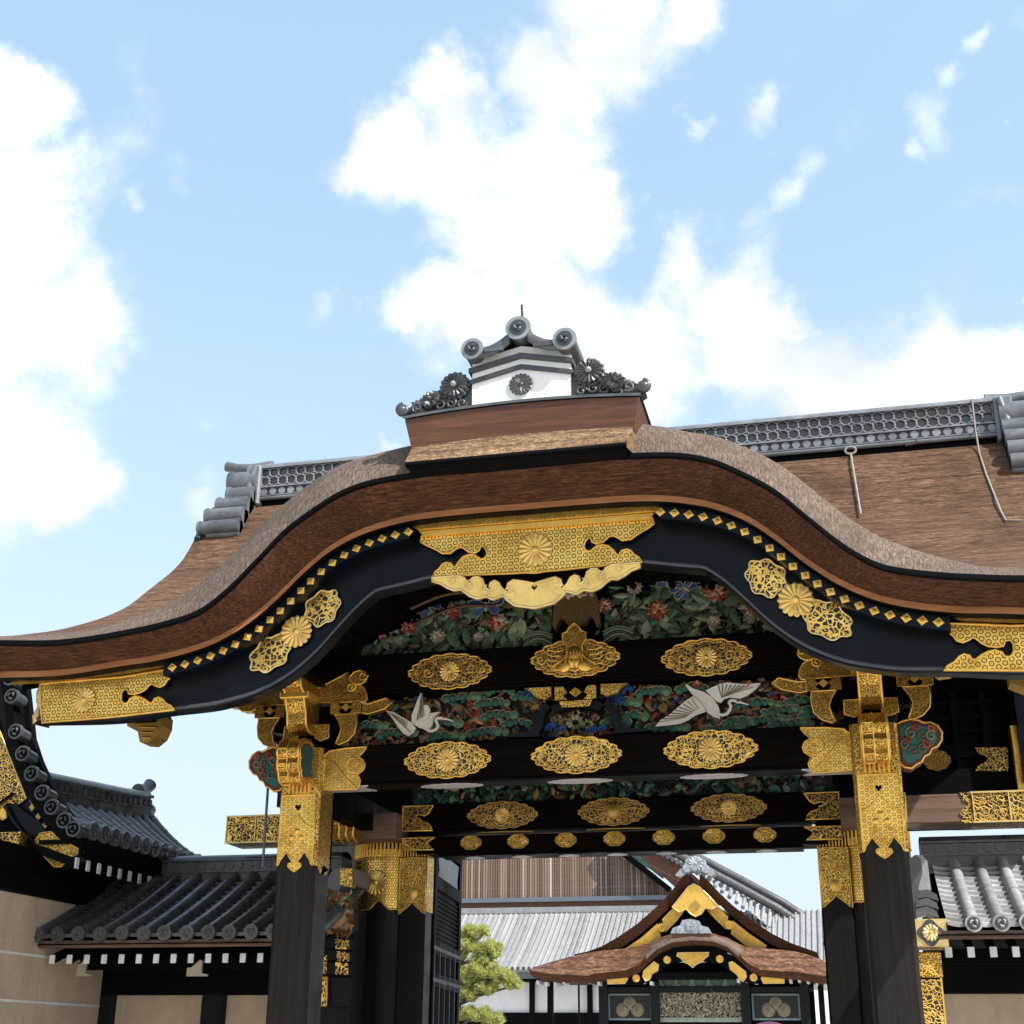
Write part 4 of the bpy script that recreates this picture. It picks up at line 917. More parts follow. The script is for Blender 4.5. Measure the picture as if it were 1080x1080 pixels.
    for k in range(9): leaf(m, -.16+.04*k, YPN-.17, 5.80+.02*math.sin(k*2), .09, .05, k, rnd)
    m.build('shield_trim', 'pale_flower', q)
peony_panel()
def curl_ribs():
    """gilded battens of the arched ceiling seen inside the gable"""
    m = MB()
    mt = flat('brown_gold_edge', (.10, .055, .022), .5, .4, .4, 20)
    for off, dy, xa in ((.20, -.7, .7), (.22, -.35, .75)):
        for sg in (-1,):
            m = MB(); m.tube([(sg*x, dy, kb(x)-off+.02*math.sin(x*7)) for x in [xa+.8*i/20 for i in range(21)]], .018, 6); m.build('ceiling_batten', mt, gate)
curl_ribs()
def crane(parent, body, wing_lists, neck, Y, beak=None):
    m = MB()
    m.plate(body, Y-.05, .04); root = None
    o = m.build('crane', 'crane', parent); recalc(o)
    for w in wing_lists:
        mw = MB(); mw.plate(w[0], Y-.075, .02); n = len(w[0])
        for a, b in w[1]:
            mw.cur = 1; mw.tube([(a[0], Y-.076, a[1]), (b[0], Y-.076, b[1])], [.005, .007], 4); mw.cur = 0
        recalc(mw.build('wing', ['crane', 'grey_gold'], o))
    mn = MB(); mn.tube([(x, Y-.075, z) for x, z in neck[:-1]], [.017]*(len(neck)-2)+[.02], 6); mn.tube([(neck[-2][0], Y-.075, neck[-2][1]), (neck[-1][0], Y-.075, neck[-1][1])], [.014, .004], 5)
    mn.build('neck', 'crane', o); mh = MB(); e = neck[-2]; mh.dome((e[0]-.01, Y-.085, e[1]+.008), .016, (0, -1, 0), .012, 8, 2); mh.build('red_crown', 'red', o); return o
def pine_panel():
    rnd = random.Random(23); Y = YPN
    m = MB(); m.box(-2.5, 2.5, Y+.10, Y+.15, 4.37, 4.92); pan = m.build('pine_panel', 'carve_dark', gate)
    # pine pads: fans of small scales with pale rims
    def pad(px, py, wpx, hpx):
        m = MB(); x, z = xz(px, py, Y); w = wpx*.0088; h = hpx*.0088
        n = int(w/.06)+2
        for row in range(1):
            for k in range(n):
                u = k/(n-1)-.5; xx = x+u*w+rnd.uniform(-.01, .01); zz = z-row*h*.4+h*.35*math.cos(u*3)+rnd.uniform(-.008, .008)
                r = rnd.uniform(.034, .048); m.cur = 0; m.dome((xx, Y-.035-.012*(k % 2), zz), r, (0, -1, .15), r*.5, 9, 2); m.cur = 1
                m.tube([(xx+r*1.02*math.cos(R(a)), Y-.04-.012*(k % 2), zz+r*1.02*math.sin(R(a))) for a in (0, 30, 60, 90, 120, 150, 180)], .0075, 4)
        m.build('pine_pad', ['pine', 'leaf_edge'], pan)
    for p in ((383, 752, 30, 10), (402, 746, 24, 9), (392, 768, 36, 9), (420, 776, 40, 8), (470, 766, 36, 8), (492, 738, 44, 9), (520, 744, 34, 9), (527, 731, 26, 8), (528, 757, 34, 9), (545, 765, 26, 8), (553, 737, 18, 7), (470, 779, 40, 6), (515, 775, 40, 8),
              (655, 744, 36, 9), (666, 758, 30, 9), (650, 764, 26, 8), (690, 732, 30, 8), (800, 745, 40, 9), (830, 752, 44, 9), (812, 762, 40, 8), (850, 742, 40, 9), (780, 764, 30, 8), (835, 766, 40, 7), (862, 757, 30, 8), (765, 771, 34, 6), (705, 770, 40, 6), (730, 728, 26, 7)):
        pad(*p)
    mb_ = MB(); mk = MB(); mg = MB()
    for k in range(900):
        x = rnd.uniform(-2.45, 2.45); z = rnd.uniform(4.39, 4.90)
        if abs(x) < .62 and z < 4.39+ .0: continue
        L = rnd.uniform(.05, .12); leaf(mb_ if rnd.random() < .55 else (mk if rnd.random() < .5 else mg), x, Y+.085-rnd.random()*.09, z, L, L*.5, rnd.uniform(0, 6.3), rnd)
    mb_.build('brown_leaves', 'carve_brown', pan); mk.build('dark_leaves', 'pine', pan); mg.build('pale_leaves', 'ochre', pan)
    mr = MB(); mu = MB()
    for k in range(170):
        x = rnd.uniform(-2.45, 2.45); z = rnd.uniform(4.42, 4.88); L = rnd.uniform(.05, .1); leaf(mr if k % 9 else mu, x, Y+.03-rnd.random()*.05, z, L, L*.55, rnd.uniform(0, 6.3), rnd)
    mr.build('red_leaves', 'red', pan); mu.build('blue_leaves', 'blue', pan)
    for px, py, r in ((842, 722, .08), (858, 728, .07), (820, 722, .06), (868, 732, .08), (790, 722, .05), (735, 722, .05)):
        x, z = xz(px, py, Y-.06); peony(pan, x, Y-.06, z, r, rnd)
    # small carving under the frog-leg strut
    ms = MB()
    for px, py, r in ((607, 762, .10), (595, 762, .07), (620, 764, .07), (607, 752, .06), (588, 757, .05), (628, 757, .05)):
        x, z = xz(px, py, Y-.05)
        for k in range(10): a = k*.63; leaf(ms, x+r*.6*math.cos(a), Y-.06, z+r*.5*math.sin(a), r*.6, r*.35, a, rnd)
    ms.build('strut_flowers', 'leaf_edge', pan)
    mw = MB()
    for px, py in ((580, 768), (590, 772), (574, 771), (634, 771), (624, 772), (657, 726), (662, 730), (652, 741), (648, 738), (560, 729), (566, 733), (556, 733)):
        x, z = xz(px, py, Y-.06)
        for k in range(3): mw.tube(spiral(x+.02*k, z+.01*k, .055-.012*k, .02, .6, Y-.07-.006*k, R(200), -1, 9), .010, 4)
    mw.build('waves', 'blue', pan)
    T = lambda p: tr(p, Y-.07, 380, 720, 9)
    body = T([(500, 395), (520, 365), (590, 370), (640, 300), (690, 290), (760, 280), (700, 340), (690, 400), (650, 475), (600, 440), (560, 430)])
    w1 = T([(600, 75), (575, 200), (590, 225), (650, 222), (675, 260), (660, 340), (600, 375), (500, 395), (500, 320), (545, 200)])
    w2 = T([(520, 480), (470, 515), (420, 490), (370, 430), (320, 350), (260, 275), (330, 290), (400, 330), (440, 350), (495, 385), (540, 440)])
    q1 = [T([(620-14*k, 330+8*k), (597-7*k, 120+36*k)]) for k in range(6)]; q2 = [T([(490-7*k, 480-6*k), (285+30*k, 292+12*k)]) for k in range(7)]
    nk = T([(655, 465), (690, 470), (730, 455), (752, 425), (740, 390), (728, 365), (745, 345), (780, 345), (820, 350), (900, 380)])
    lab(crane(pan, body, ((w1, q1), (w2, q2)), nk, Y-.04), 'white crane with one wing raised straight up')
    T = lambda p: tr(p, Y-.07, 680, 710, 7.714)
    body = T([(330, 100), (345, 95), (400, 130), (480, 155), (550, 200), (600, 270), (615, 330), (612, 372), (560, 358), (510, 322), (460, 262), (400, 190)])
    w1 = T([(500, 150), (560, 120), (620, 95), (680, 84), (740, 92), (800, 98), (880, 93), (945, 90), (905, 140), (850, 182), (780, 217), (700, 205), (650, 217), (622, 250), (585, 235)])
    w2 = T([(400, 195), (340, 230), (270, 290), (200, 350), (130, 392), (90, 442), (200, 432), (290, 420), (350, 395), (420, 350), (500, 322), (480, 275)])
    q1 = [T([(630+8*k, 210-3*k), (600+36*k, 98+2*k+(k > 7)*8)]) for k in range(9)]; q2 = [T([(440-14*k, 300+9*k), (385-33*k, 215+24*k)]) for k in range(9)]
    nk = T([(608, 345), (640, 350), (675, 338), (698, 305), (705, 275), (690, 250), (700, 232), (730, 230), (770, 243), (850, 266)])
    lab(crane(pan, body, ((w1, q1), (w2, q2)), nk, Y-.04), 'white crane with both wings spread')
    # shaded third panel over the main lintel
    m = MB(); m.box(-2.3, 2.3, YM+.16, YM+.2, 4.16, 4.55); p3 = m.build('rear_carved_panel', 'carve_dark', gate); ml = MB(); mr = MB()
    for k in range(420):
        x = rnd.uniform(-2.2, 2.2); z = rnd.uniform(4.17, 4.5); L = rnd.uniform(.08, .16)
        leaf(ml if rnd.random() < .8 else mr, x, YM+.12-rnd.random()*.08, z, L, L*.5, rnd.uniform(0, 6.3), rnd)
    md = MB()
    for k in range(26):
        x = -2.1+k*.17; md.tube(spiral(x, 4.26+.05*math.sin(k*2), .075, .02, 1.1, YM+.05, k, 1, 12), .016, 5)
    md.build('scrolls', 'carve_dark', p3); ml.build('leaves', 'pine', p3); mr.build('red_leaves', 'carve_brown', p3)
    m = MB(); m.box(-2.45, 2.45, YM+.2, YM+.4, 4.5, 6.2); m.build('tympanum_board', 'lacquer', gate)
    m = MB(); m.box(-2.3, 2.3, .1, 2.2, 4.90, 4.95); m.build('ceiling', 'lacquer', gate)
pine_panel()

# ---------------------------------------------------------------- rear frame with lattice beside the posts
def rear_frame(sg):
    m = MB(); y = 4.0
    m.box(sg*2.9, sg*4.4, y, y+.12, 4.86, 4.96); m.box(sg*2.9, sg*4.4, y-.02, y+.14, 4.35, 4.72)
    for k in range(5): x = 3.05+k*.33; m.box(sg*x, sg*(x+.07), y+.02, y+.1, 4.05, 6.0)
    for k in range(7): z = 4.98+k*.17; m.box(sg*2.9, sg*4.4, y+.04, y+.08, z, z+.05)
    fr = m.build('rear_lattice', 'black', gate)
    m = MB(); m.box(sg*2.9, sg*4.4, y+.12, y+.16, 4.05, 6.0); m.build('backing_board', 'black', fr)
    m = MB(); x, z = xz(988, 802, y-.03); m.plate([(sg*x+a, z+b) for a, b in scallop(.32, .24, 10)], y-.04, .02); recalc(m.build('medallion', 'gold_chase', fr))
    o = tr([(770, 652), (980, 650), (980, 800), (770, 800), (785, 770), (830, 745), (850, 725), (835, 705), (790, 690)], y-.03, 900, 680, 6)
    m = MB(); m.plate([(sg*a, b) for a, b in o], y-.04, .02); recalc(m.build('corner_plate', 'gold_scroll', fr))
    m = MB()
    for k in range(9):
        zz = 4.40+k*.085; m.box(sg*4.33, sg*(4.40+.03*(k % 2)), y-.22+.02*math.sin(k), y+.1, zz, zz+.086)
    m.build('gilt_pendant', 'gold', fr)
    m = MB(); m.box(sg*4.40, sg*4.62, y-.3, y-.15, 4.5, 6.1); m.build('gable_board', 'board', fr)
for sg in (-1, 1): rear_frame(sg)

# ---------------------------------------------------------------- crest over the bow gable
def crest():
    yb = -2.5
    m = MB()                            # bark pad under the crest
    m.smooth = False
    n = 24; X = [-1+2*i/n for i in range(n+1)]
    tz = lambda x: 6.47-.03*x*x; fz = lambda x: 6.168-.0*x*x
    m.grid([[(x*.96, -2.2, tz(x)+.05) for x in X], [(x*.95, -2.50, tz(x)-.03) for x in X], [(x*.93, -2.74, fz(x)) for x in X]])
    m.cur = 1; m.grid([[(x*.93, -2.74, fz(x)) for x in X], [(x*.93, -2.745, fz(x)-.025) for x in X], [(x*.92, -2.71, fz(x)-.03) for x in X], [(x*.92, -2.71, fz(x)-.045) for x in X], [(x*.91, -2.66, fz(x)-.04) for x in X], [(x*.91, -2.65, fz(x)-.06) for x in X], [(x*.9, -2.3, fz(x)-.0) for x in X]])
    m.cur = 0
    for sg in (-1, 1): m.add([(sg*.96, -2.2, tz(1)+.05), (sg*.95, -2.5, tz(1)-.03), (sg*.93, -2.74, fz(1)), (sg*.93, -2.74, fz(1)-.045), (sg*.95, -2.3, fz(1)+.05)], [(0, 1, 2, 3, 4)])
    recalc(m.build('bark_pad', ['pad', 'black'], roof))
    m = MB()                            # flared board box
    rows = []
    for z_, hw, d in ((0, .955, 0), (1, 1.015, .03)):
        rows.append([(hw*x, yb-d, (6.43-.035*x*x) if z_ == 0 else (6.71-.05*x*x)) for x in X])
    m.grid(rows); back = [[(p[0], -1.2, p[2]) for p in r_] for r_ in rows]
    m.grid([rows[1], back[1]]); m.grid([back[0], back[1]])
    for i in (0, -1): m.add([rows[0][i], rows[1][i], back[1][i], back[0][i]], [(0, 1, 2, 3)])
    bx = recalc(m.build('ridge_box', 'box_wood', gate))
    m = MB(); m.grid([[(1.03*x, yb-.05, 6.715-.05*x*x) for x in X], [(1.03*x, yb-.05, 6.74-.05*x*x) for x in X], [(1.03*x, -1.2, 6.74-.05*x*x) for x in X]]); recalc(m.build('box_capping', 'tile', bx))
    # white plastered pediment
    y1 = -2.49
    o = [(-.43, 6.74), (.43, 6.74), (.435, 7.17), (.20, 7.235), (0, 7.28), (-.20, 7.235), (-.435, 7.17)]
    m = MB(); m.plate([(x, z) for x, z in o], y1, 1.3); pd = recalc(m.build('pediment', 'plaster', gate))
    for z0, e, dy in ((7.035, 0, 0), (7.135, .012, -.02)):
        m = MB(); p = [(-.445-e, z0-.10+.02), (0, z0+.02), (.445+e, z0-.10+.02), (.445+e, z0-.10+.058), (0, z0+.06), (-.445-e, z0-.10+.058)]
        m.plate(p, y1-.025+dy, 1.25); recalc(m.build('dark_moulding', 'tile_dark', pd))
    m = MB(); m.mum((0, y1-.012, 6.905), .105, 16, h=.015); m.build('chrysanthemum_crest', 'tile_dark', pd)
    # tiles on top: three rolls with roundels and two pans
    for x, z, r, rot in ((-.405, 7.235, .086, 0), (0, 7.39, .096, 0), (.405, 7.235, .09, 0)):
        m = MB(); m.tube([(x, -2.62, z), (x, -1.2, z)], r, 20); rl = m.build('ridge_roll', 'tile', pd)
        m = MB(); m.tube([(x, -2.625, z), (x, -2.60, z)], r*1.16, 24); 
        m.cur = 1; m.disc((x, -2.632, z), r*.78, (0, -1, 0), .012, 20)
        for k in range(3): a = k*2.094+.5; m.tube([(x+r*.4*math.cos(a+t*.5)*(1-.2*t), -2.638, z+r*.4*math.sin(a+t*.5)*(1-.2*t)) for t in range(5)], [.016, .02, .02, .014, .006], 5)
        m.build('roundel', ['tile_mid', 'tile_dark'], rl)
    m = MB()
    for sg in (-1, 1):
        m.smooth = True
        m.grid([[(sg*(.08+.28*i/8), y_, 7.335-.12*i/8-.035*math.sin(math.pi*i/8)+dz) for i in range(9)] for y_, dz in ((-2.58, -.07), (-2.6, -.06), (-2.6, .03), (-2.55, .04), (-1.2, .04))])
        m.smooth = False
        m.box(sg*.13, sg*.30, -2.615, -2.59, 7.195, 7.235)
    recalc(m.build('pan_tiles', 'tile', pd))
    m = MB(); m.tube([(-.02, -2.35, 7.45), (-.03, -2.35, 7.77)], .012, 6); m.build('spike', 'iron', pd)
    # carved chrysanthemum waves either side
    rnd = random.Random(5)
    for sg in (-1, 1):
        base = [(.43, 6.72), (.43, 6.98), (.50, 7.06), (.60, 7.05), (.72, 6.96), (.80, 6.93), (.92, 6.86), (1.02, 6.80), (1.06, 6.74), (1.0, 6.70)]
        m = MB(); m.plate([(sg*x, z) for x, z in base], -2.46, .12)
        m.mum((sg*.59, -2.50, 6.965), .122, 16, h=.03)
        m.mum((sg*.59, -2.48, 6.965), .138, 16, h=.02); m.mum((sg*.80, -2.48, 6.85), .095, 11, (sg*.3, -1, .3), h=.05)
        for k in range(9):
            a = R(100-k*24); leaf(m, sg*(.86+.09*math.cos(a)), -2.48, 6.80+.05*math.sin(a), .09, .05, a if sg > 0 else math.pi-a, rnd)
        for k in range(5): m.tube(spiral(sg*(.52+.10*k), 6.79+.01*(k % 2), .05, .012, 1.2, -2.49, k, sg, 12), .014, 5)
        m.tube(spiral(sg*1.045, 6.775, .05, .02, 1.1, -2.5, R(90), -sg, 14), .028, 6)
        recalc(m.build('carved_wave', 'tile_dark', bx))
        m = MB(); m.dome((sg*1.055, -2.5, 6.775), .045, (0, -1, 0), .04, 12, 3); m.build('wave_knob', 'tile', bx)
        m = MB(); m.dome((sg*.59, -2.53, 6.965), .028, (0, -1, 0), .03, 12, 3); m.build('flower_button', 'tile_pale', bx)
crest()

# ---------------------------------------------------------------- main ridge
def main_ridge():
    y0 = 1.92; L = 4.38
    m = MB(); m.box(-L, L, y0+.05, 2*YR-y0-.05, 7.86, 8.0); core = m.build('ridge_base', 'black', gate)
    m = MB(); m.box(-L, L, y0+.02, 2*YR-y0-.02, 8.0, 8.42); m.build('ridge_core', 'tile_dark', core)
    m = MB()
    m.tube([(-L, y0+.0, 8.0), (L, y0, 8.0)], .03, 8); m.box(-L, L, y0-.03, y0+.03, 8.02, 8.035); m.box(-L, L, y0-.02, y0+.02, 8.14, 8.155); m.box(-L, L, y0-.03, 2*YR-y0+.03, 8.40, 8.425)
    m.smooth = True
    m.grid([[(x, YR+.17*math.cos(a), 8.425+.07*math.sin(a)) for x in (-L, L)] for a in [math.pi*k/8 for k in range(9)]]); m.smooth = False
    n = 74
    for k in range(n): m.disc((-L+.06+k*(2*L-.12)/(n-1), y0-.005, 8.088), .045, (0, -1, 0), .03, 12)
    q = .118
    k = 0; x = -L
    while x < L:
        for a in range(2):
            z0 = 8.165+a*.118
            m.tube([(min(max(x+q/2+q*.56*math.cos(t), -L), L), y0+.0, z0+.058+.062*math.sin(t)) for t in [math.pi*2*j/10 for j in range(11)]], .0105, 4, False)
        m.tube([(x+q, y0, 8.165+.118+.058*math.cos(t) if False else 8.165+.02+.2*t) for t in (0, .5, 1)], .006, 4, False)
        x += q
    m.build('ridge_tiles', 'tile_mid', core)
    for sg in (-1, 1):
        e = MB(); s = sg
        e.box(s*4.36, s*4.56, y0-.07, 2*YR-y0+.07, 7.9, 8.44, .02)
        e.box(s*4.40, s*4.70, y0-.02, 2*YR-y0+.02, 8.1, 8.38, .03)
        en = e.build('ridge_end_tile', 'tile_mid', core)
        e = MB()
        for y_, z, r, xo in ((1.94, 8.22, .16, 4.76), (1.82, 8.0, .125, 4.72), (1.72, 7.84, .115, 4.80), (1.60, 7.66, .11, 4.88), (1.50, 7.48, .09, 4.92)):
            for yy in (y_, 2*YR-y_): e.tube([(s*4.40, yy, z), (s*xo, yy, z)], r, 16); e.tube([(s*(xo-.015), yy, z), (s*(xo+.012), yy, z)], r*1.12, 16)
            e.box(s*4.40, s*(xo-.08), y_-.03, 2*YR-y_+.03, z-.12, z+.1, .02)
        e.tube([(s*4.30, YR, 8.47), (s*4.55, YR, 8.475), (s*4.78, YR, 8.51), (s*4.93, YR, 8.55)], [.10, .075, .06, .065], 14)
        e.tube([(s*4.42, YR-.24, 8.4), (s*4.5, YR-.24, 8.0), (s*4.6, YR-.24, 7.55)], [.04, .05, .05], 8)
        e.build('end_rolls', 'tile_grey', en)
        # verge tiles running down the gable edge
        e = MB(); e.tube([(s*4.93, y, roofz(4.9, y)+.02) for y in [1.95-.08*j for j in range(7)]], .045, 8); e.build('verge_binding', 'tile_dark', roof)
main_ridge()
def cables():
    m = MB(); p = [(1025, 421), (1030, 458), (1034, 480), (1046, 518), (1061, 549)]
    ys = [2.05, 1.9, 1.72, 1.35, 1.0]
    def on_roof(px, py):                # first hit of the sight line with the front slope
        d = ray(px, py); t = 8.0
        while t < 20:
            q = CAM+d*t
            if q.y > -2.2 and abs(q.x) < XV and q.z < roofz(q.x, q.y)+.03: return q
            t += .01
        return at(px, py, 1.9)
    pts = [at(1025, 421, 1.88), at(1029, 455, 1.86)]+[on_roof(*q) for q in ((1033, 478), (1040, 500), (1048, 520), (1056, 540), (1061, 549))]+[on_roof(1079, 549)]
    m.tube(pts, .010, 6); c = m.build('lightning_cable', 'rope', gate); lab(c, 'pale cable bent at the right end of the ridge')
    m = MB(); m.tube([on_roof(897+11*k/12, 478+66*k/12)+Vector((0, -.02, .01)) for k in range(13)], [.010+.003*(k % 2) for k in range(13)], 6)
    a = on_roof(897, 477); m.tube([(a.x+.06*math.cos(t), a.y-.05, a.z+.045*math.sin(t)) for t in [k*.63 for k in range(11)]], .014, 6)
    c = m.build('rope', 'rope', gate); lab(c, 'short rope hanging from a ring on the bark slope')
    m = MB(); a = at(955, 470, 1.88); m.tube([a, a+Vector((.12, -.02, .01)), a+Vector((.12, -.02, .06))], .015, 5); m.build('hook', 'iron', gate)
    m = MB(); ptsw = [(-3.22, .5, 4.75), (-3.22, .5, 4.6), (-3.15, .5, 4.45), (-3.17, .5, 4.0), (-3.20, .5, 2.8)]
    m.tube([at(279, 772, .5), at(280, 780, .5), at(285, 792, .5), at(282, 840, .5), at(277, 915, .5)], .014, 6); m.build('wire', 'steel', gate)
cables()
def door_leaf(sg):
    h0 = Vector((sg*2.17, 2.34, 0)); h1 = Vector((sg*2.38, 4.2, 0)); d = (h1-h0); W = d.length; d.normalize(); nrm = Vector((-sg*d.y, sg*d.x, 0))*1.0
    P = lambda u, o, z: h0+d*u+nrm*o+Vector((0, 0, z))
    def pan(mb, u0, u1, z0, z1, o0, o1): 
        vs = [P(u, o, z) for u in (u0, u1) for o in (o0, o1) for z in (z0, z1)]
        mb.add(vs, [(0, 1, 3, 2), (4, 6, 7, 5), (0, 4, 5, 1), (2, 3, 7, 6), (0, 2, 6, 4), (1, 5, 7, 3)])
    m = MB(); pan(m, 0, W, .1, 3.92, -.05, .05)
    L = m.build('door_leaf', 'black', gate); recalc(L)
    m = MB()
    for u in (0, W-.16): pan(m, u, u+.16, .1, 3.92, .05, .085)
    for z in (3.78, 3.32, 2.62, 2.28, 1.5): pan(m, 0, W, z, z+.14, .05, .087)
    for k in range(10): pan(m, .16, W-.16, 2.80+.05*k, 2.825+.05*k, .05, .07)
    recalc(m.build('frame', 'black', L))
    m = MB()
    for k in range(6): 
        u = .05+k*(W-.14)/5
        pan(m, u, u+.035, 1.0, 2.75, .05, .092)
    for z in (2.30, 2.63): pan(m, 0, W, z+.03, z+.07, .088, .094)
    recalc(m.build('metal_straps', flat('dark_iron_strap', (.05, .055, .06), .5, .4, .4, 30), L))
    m = MB(); m.plate([(a, b) for a, b in [(.2, 3.36), (W-.2, 3.36), (W-.3, 3.55), (W-.2, 3.74), (.2, 3.74), (.3, 3.55)]], 0, .02, ax=lambda a, y, b: P(a, .055+y, b)); recalc(m.build('carved_panel', 'tile_dark', L))
for sg in (-1, 1): door_leaf(sg)
# ================================================================== roofed walls
def roll_end(mb, c, r, d=(0, -1, 0)):
    d = Vector(d).normalized(); c = Vector(c)
    mb.cur = 0; mb.tube([c+d*.012, c-d*.03], r*1.12, 14); mb.cur = 1; mb.disc(c+d*.016, r*.84, d, .01, 14); mb.cur = 0
    a = d.cross(Vector((0, 0, 1))).normalized(); b = a.cross(d)
    for k in range(3):
        t0 = k*2.094; mb.tube([c+d*.022+(a*math.cos(t0+j*.5)+b*math.sin(t0+j*.5))*r*(.5-.06*j) for j in range(4)], [r*.17, r*.2, r*.15, r*.06], 4)
def tiled_slope(mb, lines, r, steps=13, skip=0):
    """lines: list of eave-to-ridge polylines (Vectors), one per roll; pans are laid stepwise between them"""
    for ln in lines[skip:]:
        up = Vector((0, 0, 1)); mb.tube([p+up*r*.35 for p in ln], r, 12)
        for k in range(1, 6):           # joints of the cover tiles
            i = k/6*(len(ln)-1); a = ln[int(i)].lerp(ln[min(int(i)+1, len(ln)-1)], i-int(i)); t = (ln[-1]-ln[0]).normalized()
            mb.tube([a+up*r*.35-t*.012, a+up*r*.35+t*.012], r*1.05, 12)
    def pt(ln, t):
        i = t*(len(ln)-1); k = min(int(i), len(ln)-2); return ln[k].lerp(ln[k+1], i-k)
    for a, b in zip(lines[:-1], lines[1:]):
        for s in range(steps):
            t0, t1 = s/steps, min(1, (s+1.25)/steps); rows = []
            for t, lift in ((t0, .028), (t0, .016), (t1, .002)):
                A, B = pt(a, t), pt(b, t); rows.append([A.lerp(B, u)+Vector((0, 0, lift+.012-.022*math.sin(math.pi*u) if lift != .016 else lift-.012-.022*math.sin(math.pi*u))) for u in (.08, .3, .5, .7, .92)])
            mb.grid(rows)
def wing_wall(sg, xs_, x_in, x_out, raf, label, pale, posts):
    ye, yr, ze = .6, 2.14, 2.70; zr = 3.42
    w = thing('roofed_wall', label, 'wall', (sg*(x_in+x_out)/2, 2.3, 0), 'roofed walls joining the gate'); w['kind'] = 'thing'
    tm = 'tile_pale' if pale else 'tile'  # right roof takes a paler tile: its sunlight is put into the colour
    prof = lambda t: (ye+(yr-ye)*t, ze+(zr-ze)*(.82*t+.18*t*t))
    rj = random.Random(8); jit = [(rj.uniform(-.006, .006), rj.uniform(-.006, .006), rj.uniform(-.012, .012)) for _ in xs_]
    lines = [[Vector((x+j[0]+j[1]*t/8, prof(t/8)[0]+j[2]*(1-t/8), prof(t/8)[1]+j[1])) for t in range(9)] for x, j in zip(xs_, jit)]
    m = MB(); tiled_slope(m, lines, .066 if not pale else .056, skip=1 if pale else 0)
    for ln in lines[1 if pale else 0:]: roll_end(m, ln[0]+Vector((0, -.03, .015)), .068)
    rt = m.build('tile_roof', [tm, 'tile_dark'], w)
    m = MB()                             # far slope and underside
    xa, xb = sg*x_in, sg*x_out
    m.grid([[(x, 2.3+(2.3-y), z-.02) for x in (xa, xb)] for y, z in [prof(k/6) for k in range(7)]])
    m.grid([[(x, y, z-.09) for x in (xa, xb)] for y, z in [prof(k/6) for k in range(7)]])
    m.build('roof_bed', 'black', w)
    m = MB(); m.box(xa, xb, 2.14, 2.46, 3.36, 3.50); m.box(xa, xb, 2.10, 2.50, 3.50, 3.525)
    m.box(xa, xb, 2.12, 2.48, 3.525, 3.62); m.box(xa, xb, 2.09, 2.51, 3.625, 3.645); m.smooth = True
    m.grid([[(x, 2.3+.17*math.cos(a), 3.645+.07*math.sin(a)) for x in (xa, xb)] for a in [math.pi*k/8 for k in range(9)]]); m.smooth = False
    n = int(abs(xb-xa)/.115)
    for k in range(n): m.cur = 0; m.disc((xa+(xb-xa)*(k+.5)/n, 2.105, 3.575), .044, (0, -1, 0), .02, 12)
    m.build('ridge', ['tile'], rt)
    m = MB(); m.box(xa, xb, .64, .70, 2.585, 2.655); m.box(xa, xb, .70, .9, 2.60, 2.64); m.build('eave_board', 'beam_brown', w)
    rz = 2.47
    for x in raf:
        m = MB(); m.bar((x, .76, rz+.01), (x, 2.2, rz+.50), .055, .08); f = m.build('rafter', 'black', w)
        m = MB(); m.box(x-.031, x+.031, .742, .758, rz-.035, rz+.055, .004); m.build('end_cap', 'white_end', f)
    m = MB(); m.box(xa, xb, 2.02, 2.2, 2.18, 2.50, .01); m.box(xa, xb, 1.5, 1.62, 2.42, 2.56, .01); m.build('wall_beam', 'black', w)
    m = MB(); m.box(xa, xb, 2.12, 2.48, 0, 2.22); m.build('plaster_panel', 'beige', w)
    m = MB(); m.box(xa, xb, 2.05, 2.55, 0, .45, .03); m.build('stone_footing', flat('wall_stone', (.30, .29, .27), .85, 0, .3, 8), w)
    for x0, x1 in posts:
        m = MB(); m.box(x0, x1, 2.02, 2.16, .45, 2.19, .01); m.build('post', 'slat', w)
    return w, rt
xl = [at(60+22.67*k, 990, .57).x for k in range(-3, 13)]
xr = [at(1027+29*k, 976, .57).x for k in range(-1, 16)]
rl = [at(54.5+18.3*k, 1015, .75).x for k in range(-2, 14)]; rr_ = [at(1000.6+23.7*k, 1006, .75).x for k in range(0, 18)]
pl_ = [(at(a, 1060, 2.02).x, at(b, 1060, 2.02).x) for a, b in ((83, 97), (98, 118), (212, 235), (330, 350))]
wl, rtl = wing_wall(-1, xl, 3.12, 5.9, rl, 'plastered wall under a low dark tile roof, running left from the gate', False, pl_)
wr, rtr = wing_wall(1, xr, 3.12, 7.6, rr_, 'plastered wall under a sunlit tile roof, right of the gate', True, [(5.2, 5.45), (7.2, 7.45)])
for px in (88, 210):
    x, z = xz(px, 1030, 1.55)
    m = MB(); m.plate([(x+a, z+b) for a, b in [(-.11, 0), (.13, 0), (.13, .018), (.06, .03), (.06, .16), (.03, .165), (-.06, .09), (-.11, .085)]], 1.47, .03); recalc(m.build('white_bracket', 'cream', wl))
